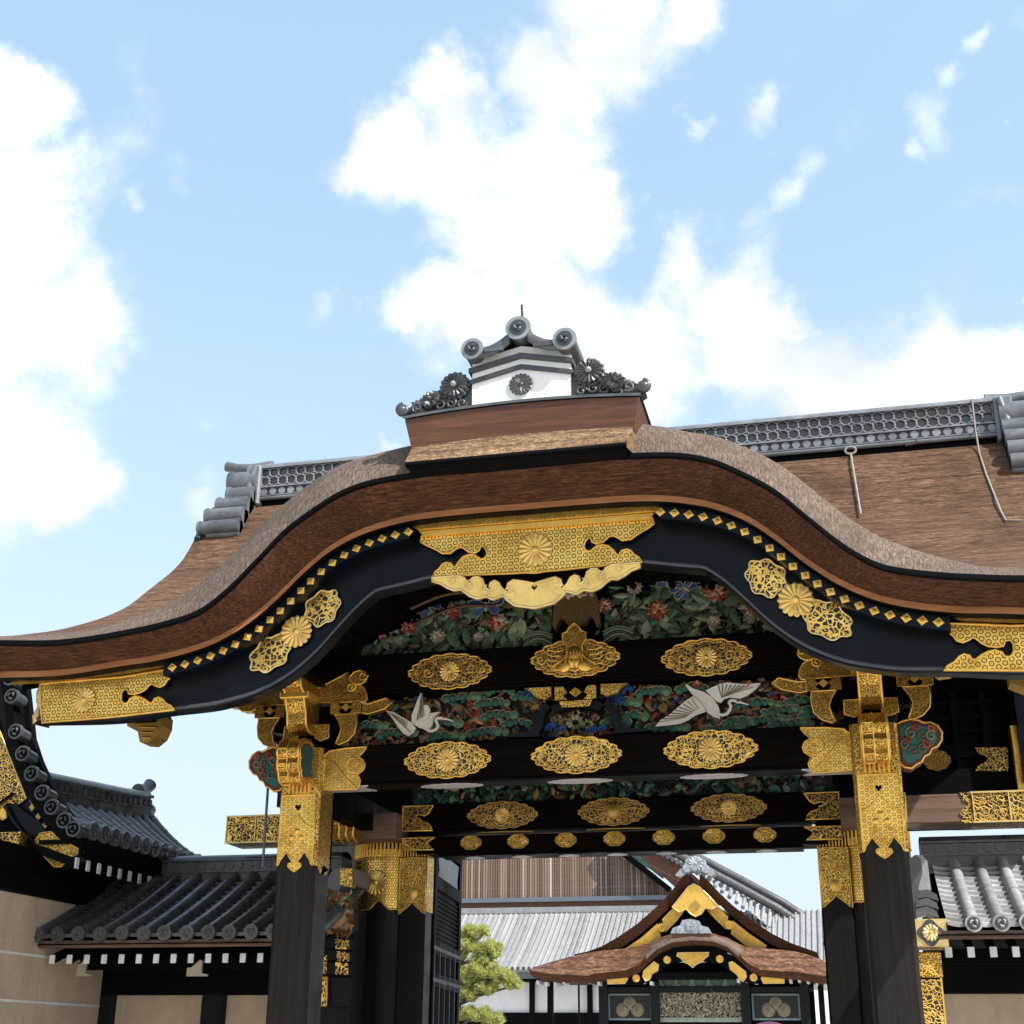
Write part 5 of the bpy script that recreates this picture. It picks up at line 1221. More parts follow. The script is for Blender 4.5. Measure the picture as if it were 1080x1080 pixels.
# gilded, carved ends of the walls beside the gate posts
def wall_end(w, sg, Y):
    rnd = random.Random(3+sg)
    if sg > 0:
        T = lambda p: tr(p, Y, 860, 880, 4.909)
        m = MB(); m.plate(T([(490, 130), (520, 105), (555, 108), (580, 140), (600, 290), (530, 290), (490, 320)]), Y, .4); recalc(m.build('end_tile', 'tile_pale', w))  # sunlit side of the wall's end tile, painted by the pale material
        m = MB(); m.plate(T([(485, 130), (515, 108), (545, 130), (555, 200), (535, 270), (525, 440), (480, 440)]), Y-.03, .2); recalc(m.build('end_roll', 'tile', w))
        m = MB()
        for k in range(3):
            o = T([(520, 300+45*k), (575, 285+45*k), (628, 312+45*k), (638, 345+45*k), (575, 325+45*k), (520, 335+45*k)]); m.plate(o, Y-.02-.02*k, .3)
        recalc(m.build('stacked_tiles', 'tile', w))
        x0, z0 = xz(967, 999, Y-.1); x1, z1 = xz(998, 969, Y-.1)
        m = MB(); m.box(x0-.06, x1, Y-.12, Y+.3, z0, z1, .008); b = m.build('gilt_block', 'gold_pale', w)
        cx, cz = (x0+x1)/2-.01, (z0+z1)/2
        m = MB(); m.plate([(cx+a, cz+c) for a, c in scallop(.20, .22, 4, 20, 1) ] if False else [(cx+.105*(1+.12*math.cos(4*t))*math.cos(t), cz+.105*(1+.12*math.cos(4*t))*math.sin(t)) for t in [k*math.pi/16 for k in range(32)]], Y-.130, .01); m.cur = 1; m.mum((cx, Y-.131, cz), .075, 12); recalc(m.build('roundel', ['tile_dark', 'gold_pale'], b))
        m = MB(); x2, z2 = xz(992, 1004, Y-.05); m.box(x0-.06, x2, Y-.08, Y+.2, z2-.22, z2, .01); m.build('gilt_bracket', 'gold_chase', w)
        m = MB(); m.box(x0-.06, x2-.02, Y-.06, Y+.15, .4, z2-.22, .006); p = m.build('end_post', 'black', w)
        m = MB(); m.box(x0-.0, x2-.03, Y-.075, Y-.055, 1.0, z2-.235); m.cur = 1; m.bar((x2-.02, Y-.07, 1.0), (x2-.02, Y-.07, z2-.22), .015); m.build('gilt_panel', ['gold_scroll', 'gold'], p)
    else:
        T = lambda p: tr(p, Y, 330, 900, 6)
        m = MB(); m.plate(T([(85, 260), (90, 160), (130, 100), (175, 90), (260, 95), (260, 200), (180, 200), (150, 270)]), Y, .5); recalc(m.build('end_tile', 'tile', w))
        m = MB(); m.plate(T([(180, 95), (255, 100), (255, 220), (175, 200)]), Y-.03, .1); recalc(m.build('gilt_wrap', 'gold_chase', w))
        m = MB(); m.plate(T([(70, 300), (150, 230), (240, 250), (245, 480), (200, 540), (110, 530), (75, 470)]), Y+.02, .2); bb = recalc(m.build('carved_panel', 'carve_dark', w))
        ma, mb2 = MB(), MB()
        for k in range(170):
            x, z = xz(330+rnd.uniform(75, 240)/6, 900+rnd.uniform(240, 520)/6, Y-.03); L = rnd.uniform(.05, .11)
            leaf(ma if rnd.random() < .8 else mb2, x, Y-.01-rnd.random()*.05, z, L, L*.5, rnd.uniform(0, 6.3), rnd)
        x, z = xz(355, 968, Y-.05); ma.dome((x, Y, z), .13, (0, -1, 0), .10, 14, 4)
        ma.build('carved_bird', 'carve_brown', bb); mb2.build('carved_leaves', 'leaf', bb)
        m = MB()
        for (a, b, c, d) in ((60, 530, 235, 610), (60, 610, 235, 680), (60, 690, 235, 770)):
            m.plate(T([(a, b), (c, b+10), (c, d), (a, d-8)]), Y-.02, .3)
        m.box(at(337, 1000, Y+.1).x, at(372, 1000, Y+.1).x, Y+.1, Y+.5, .4, 3.0); st = recalc(m.build('stacked_blocks', 'slat', w))
        m = MB()
        for (a, b, c, d) in ((150, 545, 235, 610), (160, 620, 235, 685), (150, 690, 230, 770), (60, 640, 95, 765)): m.plate(T([(a, b), (c, b+6), (c, d), (a, d-4)]), Y-.035, .02)
        recalc(m.build('dull_mount', 'gold_scroll', st))
        m = MB(); m.plate(T([(40, 780), (105, 782), (100, 970), (35, 965)]), Y-.05, .03); m.cur = 1; border(m, T([(42, 785), (103, 786), (98, 965), (38, 960)]), Y-.055, .010); recalc(m.build('gilt_panel', ['gold_scroll', 'gold'], st))
        m = MB(); m.plate(T([(110, 785), (225, 790), (215, 970), (105, 970)]), Y-.0, .1); recalc(m.build('end_post', 'slat', w))
wall_end(wl, -1, 1.25); wall_end(wr, 1, .78)

# ------------------------------------------------------------------ tall striped wall on the left, seen end on
def striped_wall():
    w = thing('striped_wall', 'tall beige wall with three pale stripes and a gold-trimmed tile gable, far left', 'wall', (-6.3, 1, 0)); w['kind'] = 'thing'
    XF, XE, XR, y0, y1 = -5.85, -5.3, -6.2, .32, 3.2
    m = MB(); m.box(XF-.8, XF, -4.5, 3.4, 0, 3.08); m.build('plaster_panel', 'beige', w)
    m = MB()
    for z in (1.15, 1.62, 2.06, 2.51): m.box(XF-.01, XF+.004, -4.5, 2.1, z-.012, z+.012)
    m.build('pale_stripes', 'white_end', w)
    m = MB(); m.box(XF-.9, XF+.06, -4.5, 3.4, 3.085, 3.30, .01); m.box(XF-.9, XF+.04, -4.5, 3.4, 3.30, 3.55); m.build('wall_beam', 'black', w)
    vp = [at(px, py, y0) for px, py in ((-4, 696), (7, 698), (14, 704), (17, 718), (19, 737), (23, 774), (30.5, 797), (40, 818), (51, 838), (61, 853), (74, 867), (84, 876))]
    vx = [(p.x, p.z) for p in vp]
    top = vx[0]
    zr = lambda y: 4.25+.075*(y-.77)+.05*max(0, y-2.4)**2
    def prof(s, y):                      # s: 0 ridge .. 1 eave
        x = XR+(XE-XR)*s; back = 3.72+(zr(y)-.07-3.72)*(1-s)**1.5
        return Vector((x, y, back))
    n = 12
    lines = [[prof(1-k/8, y) for k in range(9)] for y in [y0+.16+(y1-y0-.16)*i/n for i in range(n+1)]]
    m = MB(); tiled_slope(m, lines, .075, 10)
    for ln in lines[:-1]: roll_end(m, ln[0]+Vector((.03, 0, .02)), .085, (1, 0, 0))
    rt = m.build('tile_roof', ['tile', 'tile_dark'], w)
    m = MB()
    for (x, z) in vx: roll_end(m, (x, y0-.12, z), .075); m.tube([(x, y0-.1, z), (x, y0+.08, z-.02)], .07, 12)
    m.cur = 2; m.smooth = True; m.grid([[(x-.05, y_, z-.05) for x, z in vx] for y_ in (y0-.02, y0+.35)]); m.smooth = False
    m.cur = 2; rows = [[(x-.03, y0-.05, z-.04) for x, z in vx], [(x-.13, y0-.02, z-.14) for x, z in vx]]; m.grid(rows); m.cur = 0
    ax_ = vx[0][0]; mv = [(2*ax_-x, z) for x, z in vx]
    for (x, z) in mv[1:]: roll_end(m, (x, y0-.12, z), .075); m.tube([(x, y0-.1, z), (x, y0+.08, z-.02)], .07, 12)
    m.cur = 2; m.grid([[(x+.05, y_, z-.05) for x, z in mv] for y_ in (y0-.02, y0+.35)]); m.plate(vx[::1]+[(vx[-1][0]-.25, vx[-1][1]-.3), (mv[-1][0]+.25, mv[-1][1]-.3)]+mv[:0:-1], y0+.2, .1); m.cur = 0
    m.build('verge_tiles', ['tile_dark', 'black', 'black'], rt)
    m = MB()                             # ridge with its far end
    Ys = [y0+.2+(y1-y0-.3)*k/10 for k in range(11)]
    for hw, a, b in ((.16, -.13, -.02), (.19, -.02, .0), (.14, .0, .10), (.18, .10, .125)):
        m.grid([[(XR+sx*hw, y, zr(y)+dz) for y in Ys] for sx, dz in ((1, a), (1, b), (-1, b), (-1, a))])
        m.add([(XR+sx*hw, y1-.1, zr(y1)+dz) for sx, dz in ((1, a), (1, b), (-1, b), (-1, a))], [(0, 1, 2, 3)])
    m.smooth = True; m.grid([[(XR+.15*math.cos(t), y, zr(y)+.125+.09*math.sin(t)) for y in Ys] for t in [math.pi*k/8 for k in range(9)]]); m.smooth = False
    for y in [y0+.3+.13*k for k in range(20)]: m.disc((XR+.15, y, zr(y)+.05), .04, (1, 0, 0), .02, 10)
    zz = zr(y1)
    m.tube([(XR, y1-.2, zz+.17), (XR, y1+.0, zz+.22), (XR, y1+.1, zz+.30)], [.09, .07, .085], 12); m.tube([(XR, y1-.15, zz), (XR, y1+.16, zz-.02)], .085, 12); m.tube([(XR, y1-.15, zz-.16), (XR, y1+.1, zz-.18)], .08, 12)
    recalc(m.build('ridge', 'tile', rt))
    m = MB(); m.grid([[(prof(s/6, y).x, y, prof(s/6, y).z-.08) for s in range(7)] for y in (y0, y1)]); m.grid([[(2*XR-prof(s/6, y).x, y, prof(s/6, y).z-.0) for s in range(7)] for y in (y0, y1)]); m.build('roof_bed', 'black', w)
    for k in range(11):
        y = .36+k*.225; m = MB(); m.bar((XE-.06, y, 3.40), (XF-.3, y, 3.66), .055, .085); f = m.build('rafter', 'black', w)
        m = MB(); m.box(XE-.062, XE-.045, y-.034, y+.034, 3.345, 3.455, .004); m.build('end_cap', 'white_end', f)
    m = MB(); m.box(XE-.03, XE-.0, y0, y1, 3.47, 3.66); m.box(XE-.5, XE-.03, y0, y1, 3.60, 3.64); m.build('eave_board', 'black', w)
    m = MB(); m.plate(tr([(-40, 760), (-6, 715), (4, 718), (12, 770), (30, 845), (50, 880), (88, 905), (70, 918), (57, 915), (33, 892), (10, 860), (-10, 840), (-40, 830)], y0+.08), y0+.08, .1); bb = recalc(m.build('barge_board', 'board', w))
    Yg = y0+.055
    for nm, o, mt in (('gold_mount', [(-30, 765), (-8, 735), (0, 772), (28, 842), (20, 848), (8, 846), (0, 853), (-20, 850)], 'gold_scroll'), ('gold_mount', [(42.6, 879), (53.7, 877), (88, 899), (75, 904), (64, 914), (57, 914), (34, 890)], 'gold_chase'), ('gold_mount', [(-10, 845), (0, 848), (6, 856), (7, 862), (3, 865), (-2, 860), (-10, 862)], 'gold')):
        oo = tr(o, Yg); m = MB(); m.plate(oo, Yg, .03); m.cur = 1; border(m, oo, Yg, .010); recalc(m.build(nm, [mt, 'gold'], bb))
    m = MB(); m.tube([at(px, py, Yg-.01) for px, py in ((6, 850), (14, 866), (24, 878), (36, 888))], .018, 6); m.build('lip_moulding', 'slat', bb)
    m = MB()
    for px, py in ((34, 851), (40.5, 861), (48, 869)): x, z = xz(px, py, Yg); m.plate([(x, z+.045), (x+.04, z), (x, z-.045), (x-.04, z)], Yg, .02)
    recalc(m.build('diamond_studs', 'gold_dull', bb))
    a = at(21.5, 878, .2); b = at(22, 900, .2)
    m = MB(); m.box(a.x-.6, a.x, .2, 1.2, b.z, a.z, .01); bm_ = m.build('beam_end', 'black', w)
    m = MB(); m.box(a.x-.5, a.x+.008, .19, .42, b.z-.006, a.z+.006); m.build('gold_cap', 'gold_scroll', bm_)
striped_wall()
# ================================================================== palace behind the gate
def far_plate(name, mat, pts, Y, th, parent):
    m = MB(); m.plate(tr(pts, Y), Y, th); return recalc(m.build(name, mat, parent))
def palace_hall():
    h = thing('palace_hall', 'great palace hall with a timber lattice gable above a pale tiled skirt roof', 'building', (-10, 58, 0))
    YG, YE = 60, 54
    # lattice gable wall
    o = [(300, 880), (640, 870), (655, 893), (709, 939), (709, 953), (300, 953)]
    far_plate('gable_wall', 'carve_dark', o, YG+.3, .4, h)
    m = MB(); poly = tr([(300, 800), (575, 830), (655, 893), (712, 941), (712, 954), (300, 955)], YG)
    x0 = at(380, 930, YG).x; x1 = at(710, 930, YG).x; zb = at(550, 954, YG).z; zt = at(550, 860, YG).z; rnd = random.Random(4)
    n = 128
    for k in range(n):
        x = x0+(x1-x0)*k/(n-1); zz = zb
        while zz < zt+3 and inside(poly, x, zz+.05): zz += .1
        m.bar((x, YG-.04, zb), (x, YG-.04, zz), .066 if k % 17 else .11, .10)
    for k in range(26):
        z = zb+.08+k*.25; xe = x1
        while not inside(poly, xe, z) and xe > x0: xe -= .15
        m.bar((x0, YG+.03, z), (xe, YG+.02, z), .07, .10)
    t = NT('weathered_lattice'); g = t.n('ShaderNodeNewGeometry'); c = t.ramp(g.outputs['Random Per Island'], [(0, (.12, .075, .055)), (.5, (.19, .13, .10)), (.93, (.29, .22, .175)), (1, (.50, .45, .40))]); m_l = t.set(c, .8, 0, .2)
    m.build('lattice', m_l, h)
    # barge board of the gable with its green relief
    far_plate('barge_board', flat('red_brown_board', (.16, .07, .045), .7, 0, .4, 3), [(664, 880), (690, 886), (742, 932), (742, 950), (728, 950), (700, 925), (655, 884)], YG-.6, .3, h)
    far_plate('barge_board', 'black', [(640, 884), (650, 890), (708, 936), (704, 940), (648, 897)], YG-.7, .3, h)
    gr = far_plate('gable_relief', 'verdigris', [(652, 888), (690, 890), (694, 908), (703, 915), (699, 927), (686, 917), (664, 905)], YG-.4, .2, h)
    m = MB(); x, z = xz(662, 901, YG-.55); m.mum((x, YG-.45, z), .34, 14); m.build('relief_flower', 'pale_flower', gr)
    # bands between gable and skirt roof
    m = MB()
    def band(mat, ya, yb, Y, th, nm):
        a, b = at(330, ya, Y), at(330, yb, Y); mm = MB(); mm.box(a.x-4, at(745, ya, Y).x, Y, Y+th, b.z, a.z); return mm.build(nm, mat, h)
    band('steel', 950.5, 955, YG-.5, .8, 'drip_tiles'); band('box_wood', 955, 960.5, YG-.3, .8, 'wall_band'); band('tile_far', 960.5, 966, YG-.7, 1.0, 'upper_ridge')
    # skirt roof
    pt, pe = at(560, 965, YG-.8), at(560, 1022, YE); xa, xb = at(300, 1022, YE).x, at(890, 1022, YE).x
    lines = [[Vector((x, YE+(YG-.8-YE)*k/5, pe.z+(pt.z-pe.z)*(.8*k/5+.2*(k/5)**2))) for k in range(6)] for x in [xa+.27*i for i in range(int((xb-xa)/.27))]]
    m = MB()
    for ln in lines: m.tube([p+Vector((0, 0, .035)) for p in ln], .066, 6)
    m.grid([[ln[k] for ln in lines] for k in range(6)]); m.grid([[ln[0]+Vector((0, 0, -.02)) for ln in lines], [ln[0]+Vector((0, .1, -.2)) for ln in lines]])
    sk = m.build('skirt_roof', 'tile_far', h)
    m = MB(); 
    for ln in lines: m.disc(ln[0]+Vector((0, -.03, .03)), .085, (0, -1, 0), .05, 10)
    m.box(xa, xb, YE+.05, YE+.3, pe.z-.42, pe.z-.15); m.build('eave_ends', 'tile_dark', sk)
    m = MB(); m.box(xa, xb, YE+.4, YG, pe.z-.5, pe.z-.3); m.build('soffit', 'black', h)
    # wall below
    zt2 = pe.z-.3
    m = MB(); m.box(xa, xb, YE+1.2, YE+1.6, 0, zt2); m.build('wall', 'plaster', h)
    zb2 = at(560, 1068, YE+1.2).z; zt3 = at(560, 1036, YE+1.2).z
    m = MB(); m.box(xa, xb, YE+1.05, YE+1.2, zt3, zt2); m.box(xa, xb, YE+1.05, YE+1.2, zb2-.55, zb2)
    m.build('dark_rails', 'black', h)
    for px in (478, 561, 622, 690, 760, 830):
        x = at(px, 1050, YE+1.05).x; m = MB(); m.box(x-.12, x+.12, YE+1.0, YE+1.19, 0, zt2); m.build('post', 'black', h)
    m = MB(); x = at(608, 1050, YE).x; m.tube([(x, YE+.6, 0), (x, YE+.6, pe.z-.2)], .05, 6); m.build('downpipe', 'black', h)
    # right-hand slope of the gable roof: verge rows and descending ridge
    T = [(672, 872), (700, 893), (735, 912), (780, 936), (820, 958), (850, 978), (890, 1003)]
    m = MB(); P = [at(px, py, YG-1.2) for px, py in T]
    m.tube(P, .22, 8); m.tube([p+Vector((.3, .3, .28)) for p in P], .2, 8); m.build('descending_ridge', 'tile', h)
    m = MB(); Q = [at(px, py+8, YG-1.3) for px, py in T]
    for i in range(len(Q)-1):
        for k in range(7):
            q = Q[i].lerp(Q[i+1], k/7); m.disc(q+Vector((0, -.1, 0)), .13, (0, -1, 0), .4, 8)
    m.build('verge_discs', 'tile', h)
    m = MB()                             # pale rolls under the ridge, running towards us
    for k in range(22):
        u = .42+.58*k/21; i = u*(len(P)-1); j = min(int(i), len(P)-2); a = P[j].lerp(P[j+1], i-j)
        m.tube([a+Vector((-.1, -.1, -.35)), a+Vector((-.15, -1.0, -.6-1.5*(u-.42)/.58))], .11, 7)
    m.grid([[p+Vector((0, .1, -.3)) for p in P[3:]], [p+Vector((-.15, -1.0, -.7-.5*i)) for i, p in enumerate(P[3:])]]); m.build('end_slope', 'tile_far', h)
    far_plate('side_wall', 'plaster', [(856, 1044), (900, 1046), (900, 1130), (858, 1130)], YE-2, .3, h)
palace_hall()
def porch():
    Y = 38
    p = thing('entrance_porch', 'carriage porch with stacked bark gables and gold boards, seen through the gate', 'building', (-2.5, Y+2, 0))
    Tz = lambda pts, YY: tr(pts, YY, 620, 890, 4.075)
    # upper gable roof
    L = [(430, 128), (400, 150), (350, 215), (290, 275), (210, 345), (130, 400), (60, 440), (0, 462), (-60, 475)]
    Rr = [(480, 128), (510, 150), (560, 205), (620, 262), (700, 325), (790, 385), (870, 425), (940, 450), (985, 466)]
    for side in (L, Rr):
        sgn = -1 if side is L else 1
        a = [at(620+x/4.075, 890+y/4.075, Y+1.5) for x, y in side]
        m = MB(); m.smooth = True
        m.grid([[q for q in a], [q+Vector((0, 6, .0)) for q in a]]); m.smooth = False
        low = [q+Vector((-sgn*.06, .25, -.36 if i else -.5)) for i, q in enumerate(a)]
        m.cur = 1; m.grid([a, low]); m.grid([low, [q+Vector((0, 6, 0)) for q in low]]); recalc(m.build('gable_roof', ['bark_far', 'bark_cut'], p))
        bl = [q+Vector((-sgn*.05, .1, -.10)) for q in low]; b2_ = [q+Vector((-sgn*.10, .1, -.46 if i < 7 else -.2)) for i, q in enumerate(bl)]
        m = MB(); m.grid([bl, b2_]); br = recalc(m.build('barge_board', 'gold_fine' if False else 'black', p))
        for i0, i1 in ((1, 2), (3, 4), (5, 6)):  # three lengths of gold
            m = MB(); q = [bl[i0].lerp(bl[i0+1], .12), bl[i1].lerp(bl[i1+1], .84 if i1 < 6 else .98)]; r_ = [b2_[i0].lerp(b2_[i0+1], .12), b2_[i1].lerp(b2_[i1+1], .84 if i1 < 6 else .8)]
            f = Vector((0, -.06, 0)); m.add([q[0]+f, bl[i1]+f, q[1]+f, r_[1]+f, b2_[i1]+f, r_[0]+f], [(0, 1, 4, 5), (1, 2, 3, 4)]); recalc(m.build('gold_mount', 'gold', br))
        for i in (2, 4):
            c = (bl[i].lerp(bl[i+1], .98)+b2_[i].lerp(b2_[i+1], .98))/2; m = MB(); m.mum(c+Vector((0, -.08, 0)), .17, 12); m.build('gold_roundel', 'gold', br)
    YA = Y+1.6
    gw = [(455, 180), (560, 270), (700, 370), (840, 445), (840, 465), (60, 465), (80, 445), (220, 370), (350, 270)]
    m = MB(); o = Tz(gw, YA+.4); m.plate(o, YA+.6, .3); recalc(m.build('gable_wall', 'black', p))
    o = Tz([(455, 172), (480, 185), (520, 225), (560, 268), (535, 282), (505, 276), (490, 300), (462, 314), (440, 300), (422, 280), (395, 296), (362, 272), (400, 225), (432, 185)], YA-.15)
    m = MB(); m.plate(o, YA-.15, .1); m.cur = 1; border(m, o, YA-.15, .03); gp = recalc(m.build('gold_pendant', ['gold', 'gold_pale'], p))
    m = MB(); m.plate(Tz([(462, 240), (485, 264), (462, 288), (438, 264)], YA-.2), YA-.2, .06); recalc(m.build('diamond', 'gold_dull', gp))
    # crest on the apex
    o = Tz([(375, 135), (395, 110), (420, 95), (418, 70), (440, 52), (470, 50), (500, 66), (505, 90), (530, 105), (548, 130), (530, 140), (510, 128), (480, 118), (435, 118), (400, 142)], Y+1.2)
    m = MB(); m.plate(o, Y+1.2, .6); 
    for cx, cy, r in ((462, 85, .28), (425, 105, .16), (505, 108, .16)): x, z = xz(620+cx/4.075, 890+cy/4.075, Y+1.15); m.mum((x, Y+1.18, z), r, 12)
    recalc(m.build('ridge_ornament', tile('bright_tile', (.3, .32, .35), .4, .3), p))
    # skirt roof with its bow in the middle
    eave = [(-255, 535), (-240, 545), (-150, 560), (0, 566), (30, 556), (160, 545), (215, 520), (250, 485), (300, 440), (360, 412), (450, 402), (540, 408), (600, 432), (650, 475), (690, 515), (740, 540), (830, 548), (890, 548), (1000, 568), (1050, 566), (1070, 558)]
    top = [(-235, 530), (-150, 505), (-60, 480), (30, 462), (160, 450), (215, 440), (255, 425), (300, 405), (360, 388), (450, 380), (540, 385), (600, 404), (650, 430), (690, 445), (740, 448), (830, 455), (890, 462), (960, 480), (1000, 495), (1040, 520), (1060, 545)]
    ev = [at(620+x/4.075, 890+y/4.075, Y) for x, y in eave]; tp = [at(620+x/4.075, 890+y/4.075, Y+1.4) for x, y in top]
    m = MB(); m.smooth = True; m.grid([tp, [a.lerp(b, .5)+Vector((0, 0, -.05)) for a, b in zip(tp, ev)], ev]); m.smooth = False
    lo = [q+Vector((0, .3, -.20)) for q in ev]; m.cur = 1; m.grid([ev, lo]); lo2 = [q+Vector((0, .5, -.06)) for q in lo]; m.grid([lo, lo2]); m.grid([lo2, [q+Vector((0, 5, .3)) for q in lo2]])
    recalc(m.build('bow_roof', ['bark_far', 'bark_cut'], p))
    m = MB(); e2 = [q for q, (x, y) in zip(ev, eave) if 235 < x < 690]; t2 = [q for q, (x, y) in zip(tp, eave) if 235 < x < 690]
    m.smooth = True; m.grid([[q+Vector((0, -.06, -.10)) for q in e2], [q+Vector((0, -.08, .02)) for q in e2], [a.lerp(b, .25)+Vector((0, -.04, .09*math.sin(math.pi*i/(len(e2)-1)))) for i, (a, b) in enumerate(zip(e2, t2))], [a.lerp(b, .55)+Vector((0, 0, .03)) for a, b in zip(e2, t2)]]); recalc(m.build('weathered_edge', 'bark_edge', p))
    # ornament over the bow
    o = Tz([(355, 385), (365, 362), (395, 350), (405, 328), (440, 322), (475, 330), (485, 350), (515, 358), (530, 385)], Y-.1)
    m = MB(); m.plate(o, Y-.1, .4)
    for cx, cy, r in ((443, 352, .2), (395, 370, .14), (492, 370, .14)): x, z = xz(620+cx/4.075, 890+cy/4.075, Y-.15); m.mum((x, Y-.12, z), r, 12)
    recalc(m.build('bow_ornament', tile('bright_relief', (.28, .30, .33), .4, .3), p))
    m = MB(); m.plate(Tz([(358, 388), (530, 388), (525, 408), (362, 408)], Y-.05), Y-.05, .4); recalc(m.build('ornament_base', 'box_wood', p))
    # gold under the bow
    GP = [[(385, 468), (522, 466), (518, 482), (505, 490), (490, 508), (470, 515), (450, 532), (430, 515), (412, 508), (398, 490), (382, 482)],
          [(240, 545), (285, 505), (305, 520), (300, 545), (275, 560), (265, 585), (248, 590), (235, 570)], [(606, 510), (622, 505), (680, 550), (682, 572), (668, 592), (652, 582), (640, 560), (612, 540)],
          [(80, 566), (165, 562), (172, 580), (160, 600), (85, 602)], [(750, 562), (845, 566), (845, 598), (755, 600), (745, 580)]]
    bb = MB(); bb.plate(Tz([(80, 560), (200, 545), (260, 500), (330, 455), (450, 440), (560, 450), (640, 490), (720, 550), (845, 560), (845, 605), (690, 600), (640, 570), (560, 515), (450, 500), (350, 515), (280, 570), (230, 605), (80, 605)], Y+.5), Y+.5, .15); bd = recalc(bb.build('bow_board', 'black', p))
    for g in GP: 
        o = Tz(g, Y+.44); m = MB(); m.plate(o, Y+.44, .05); m.cur = 1; border(m, o, Y+.44, .018); recalc(m.build('gold_mount', ['gold_fine' if len(g) > 8 else 'gold', 'gold_pale'], bd))
    for cx, cy in ((340, 498), (567, 494), (207, 577), (712, 574)):
        x, z = xz(620+cx/4.075, 890+cy/4.075, Y+.4); m = MB(); m.mum((x, Y+.42, z), .14, 12); m.build('gold_roundel', 'gold', bd)
    # front of the porch
    YF = Y+1.4
    m = MB(); a, b = at(634, 1040, YF), at(858, 1040, YF); m.box(a.x, b.x, YF, YF+.3, 0, at(740, 1015, YF).z); fr = m.build('front_wall', 'black', p)
    m = MB()
    for px in (637, 691, 786, 848): x = at(px, 1040, YF).x; m.box(x-.16, x+.16, YF-.25, YF+.05, 0, at(740, 1035, YF).z)
    m.box(a.x, b.x, YF-.18, YF, at(740, 1047, YF).z, at(740, 1041, YF).z); m.build('posts_and_rails', 'slat', fr)
    far_plate('transom_board', 'verdigris', [(694, 1028), (784, 1028), (784, 1040), (694, 1040)], YF-.06, .1, fr)
    m = MB()
    for cx in (412, 483, 554, 345, 625): x, z = xz(620+cx/4.075, 890+585/4.075, YF-.1); m.dome((x, YF-.06, z), .24, (0, -1, 0), .08, 14, 3)
    m.build('transom_roundels', flat('dark_green_roundel', (.06, .09, .06), .6, 0, .3, 12), fr)
    cp = far_plate('carved_transom', flat('pale_frame', (.30, .34, .27), .6, .1, .3, 9), [(694, 1041), (784, 1041), (784, 1078), (694, 1078)], YF-.05, .12, fr)
    far_plate('shadow_ground', 'carve_dark', [(697, 1043), (782, 1043), (782, 1073), (697, 1073)], YF-.07, .05, cp)
    rnd = random.Random(9); m = MB()
    for k in range(1000):
        x, z = xz(rnd.uniform(698, 781), rnd.uniform(1044, 1072), YF-.1); Lf = rnd.uniform(.07, .18); leaf(m, x, YF-.08-rnd.random()*.08, z, Lf, Lf*.45, rnd.uniform(0, 6.3), rnd)
    m.build('carving', 'grey_gold', cp)
    for (xa, xb) in ((642, 687), (794, 843)):
        m = MB(); A, B = xz(xa, 1076, YF-.03), xz(xb, 1048, YF-.03)
        m.box(A[0], B[0], YF-.04, YF+.05, A[1], B[1]); sp = m.build('side_panel', flat('panel_rim', (.18, .23, .24), .6, .1, .3, 9), fr)
        m = MB(); m.box(A[0]+.07, B[0]-.07, YF-.06, YF, A[1]+.07, B[1]-.07); m.build('shadow_ground', 'carve_dark', sp)
        cx, cz = (A[0]+B[0])/2, (A[1]+B[1])/2; m = MB()
        for dx, dz in ((-.27, -.10), (.27, -.10), (0, .12)):
            m.dome((cx+dx, YF-.06, cz+dz), .24, (0, -1, 0), .08, 18, 3); m.tube([(cx+dx+.2*math.cos(t*.5), YF-.1, cz+dz+.16*math.sin(t*.5)) for t in range(13)], .025, 5)
            m.tube(spiral(cx+dx, cz+dz, .12, .03, 1.3, YF-.15, 1, 1, 14), .022, 5)
        m.build('trefoil_carving', 'grey_gold', sp)
    for k in range(34):                  # white rafter ends under the eave
        px = 567+9.2*k
        if 640 < px < 668 or 690 < px < 778 or 800 < px < 830: continue
        x, z = xz(px, 1036+2*math.sin(k), Y+.6); m = MB(); m.box(x-.045, x+.045, Y+.58, Y+1.5, z-.06, z+.06); m.build('rafter_end', 'white_end', p)
    m = MB(); a = at(566, 1030, Y+.7); m.box(a.x, at(874, 1030, Y+.7).x, Y+.75, Y+5, a.z-.1, a.z+.12); m.build('soffit', 'black', p)
    for px in (580, 866): m = MB(); x = at(px, 1050, Y+1).x; m.box(x-.1, x+.1, Y+1, Y+1.2, 0, a.z); m.build('corner_post', 'black', p)
porch()

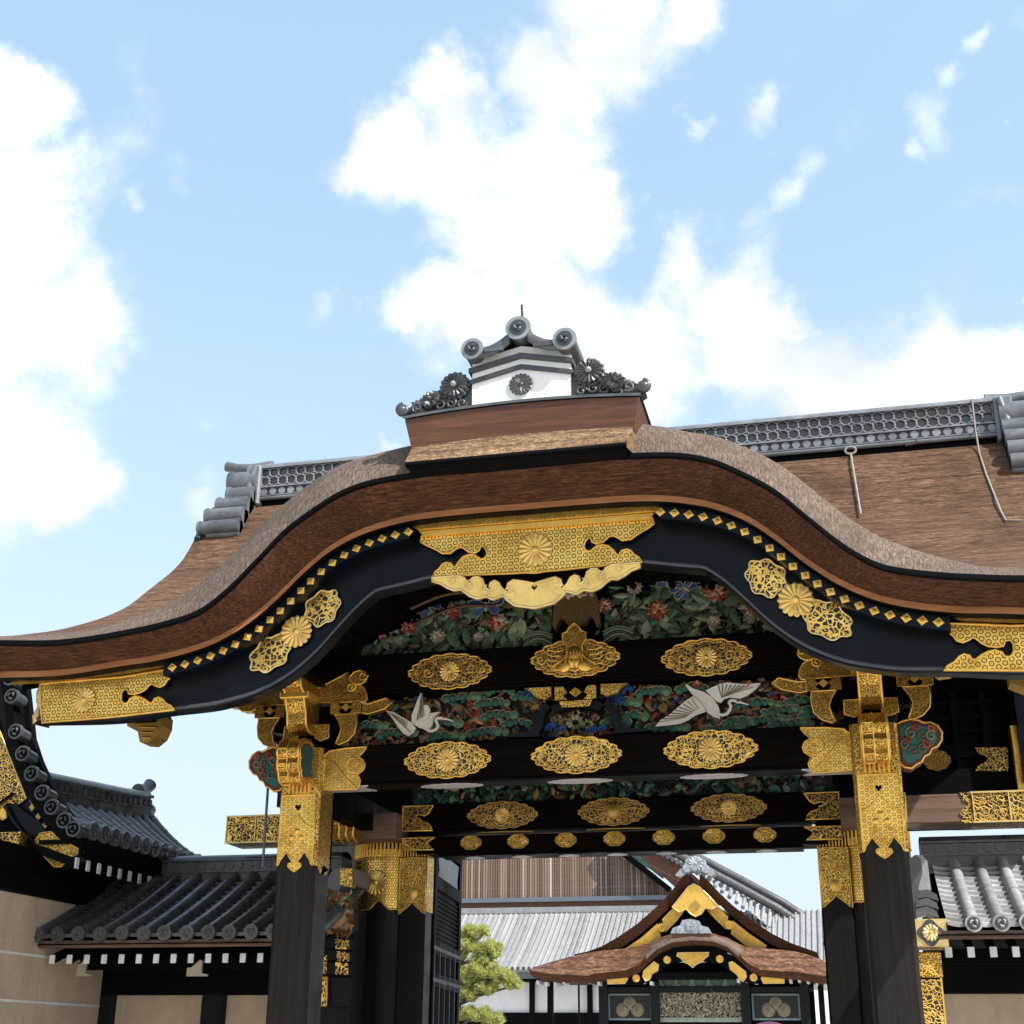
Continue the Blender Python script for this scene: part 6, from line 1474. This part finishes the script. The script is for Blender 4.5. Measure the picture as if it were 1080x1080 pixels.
# ------------------------------------------------------------------ clipped pine and parasol
def pine_tree():
    Y = 30; b = at(478, 1080, Y)
    t = thing('pine_tree', 'cloud-pruned pine with yellow green pads beside the open door', 'tree', (b.x, Y, 0))
    rnd = random.Random(31); m = MB()
    top = at(490, 985, Y)
    m.tube([(b.x-.4, Y, 0), (b.x-.25, Y, 1.2), (b.x+.05, Y+.1, 2.4), (b.x-.15, Y, 3.6), (top.x, Y, top.z-.2)], [.2, .17, .13, .10, .05], 10)
    pads = [(500, 984, 34, 12), (490, 1000, 44, 16), (517, 1002, 28, 16), (505, 1024, 44, 14), (492, 1050, 30, 10), (478, 1008, 30, 14), (508, 1016, 30, 11), (528, 1030, 30, 12), (494, 1033, 30, 13), (540, 1038, 18, 8), (512, 1044, 26, 8), (500, 1070, 36, 10), (478, 1068, 26, 12), (520, 1076, 22, 9), (470, 990, 26, 14), (470, 1040, 30, 14)]
    for px, py, w, h in pads:
        c = at(px, py, Y); m.tube([(b.x-.1, Y, c.z-.5), ((b.x+c.x)/2, Y-.05, c.z-.3), (c.x, Y+rnd.uniform(-.3, .3), c.z-.05)], [.07, .05, .025], 6)
    m.build('trunk', 'trunk', t)
    m = MB(); k_ = 32.6/F_PX*30/31.
    for px, py, w, h in pads:
        c = at(px, py, Y); W, H = w*.0215*.55, h*.0215*.55
        for k in range(1100):
            while True:
                q = Vector((rnd.uniform(-1, 1), rnd.uniform(-1, 1), rnd.uniform(-1, 1)))
                if q.length < 1: break
            g = Vector((c.x+q.x*W*1.25, Y+q.y*W*1.1, c.z+q.z*H*1.2+.08*math.sin(q.x*7+px)))
            n = Vector((rnd.uniform(-1, 1), rnd.uniform(-1, 1), rnd.uniform(.1, 1.3))).normalized()
            for j in range(3):           # a spray of needles
                d = (n+Vector((rnd.uniform(-.7, .7), rnd.uniform(-.7, .7), rnd.uniform(-.4, .4)))).normalized(); s = d.cross(Vector((rnd.random(), rnd.random(), rnd.random()))).normalized()*.016
                m.add([g-s, g+s, g+d*rnd.uniform(.11, .20)], [(0, 1, 2)])
    m.build('crown', 'needle', t)
pine_tree()
def parasol():
    Y = 7.0; a = at(811, 1075.5, Y)
    p = thing('parasol', 'pink parasol whose top just shows below the porch carving', 'parasol', (a.x, Y, 0))
    m = MB(); n = 16; R_ = .55; rows = []
    for i in range(7):
        t = i/6; r = R_*t+.004; rows.append([(a.x+r*(1-.04*(j % 2))*math.cos(2*math.pi*j/n), Y+r*(1-.04*(j % 2))*math.sin(2*math.pi*j/n), a.z-.02-.26*t**1.7) for j in range(n)])
    m.smooth = True; m.grid(rows, True); m.build('canopy', 'pink', p)
    m = MB(); m.tube([(a.x, Y, .05), (a.x, Y, a.z)], .014, 8)
    for j in range(8): t = 2*math.pi*j/8; m.tube([(a.x, Y, a.z-.2), (a.x+R_*.6*math.cos(t), Y+R_*.6*math.sin(t), a.z-.15)], .005, 4)
    m.build('pole', 'iron', p); m = MB(); m.tube([(a.x, Y, 0), (a.x, Y, .06), (a.x, Y, .10)], [.22, .2, .04], 20); m.build('base', 'iron', p)
parasol()
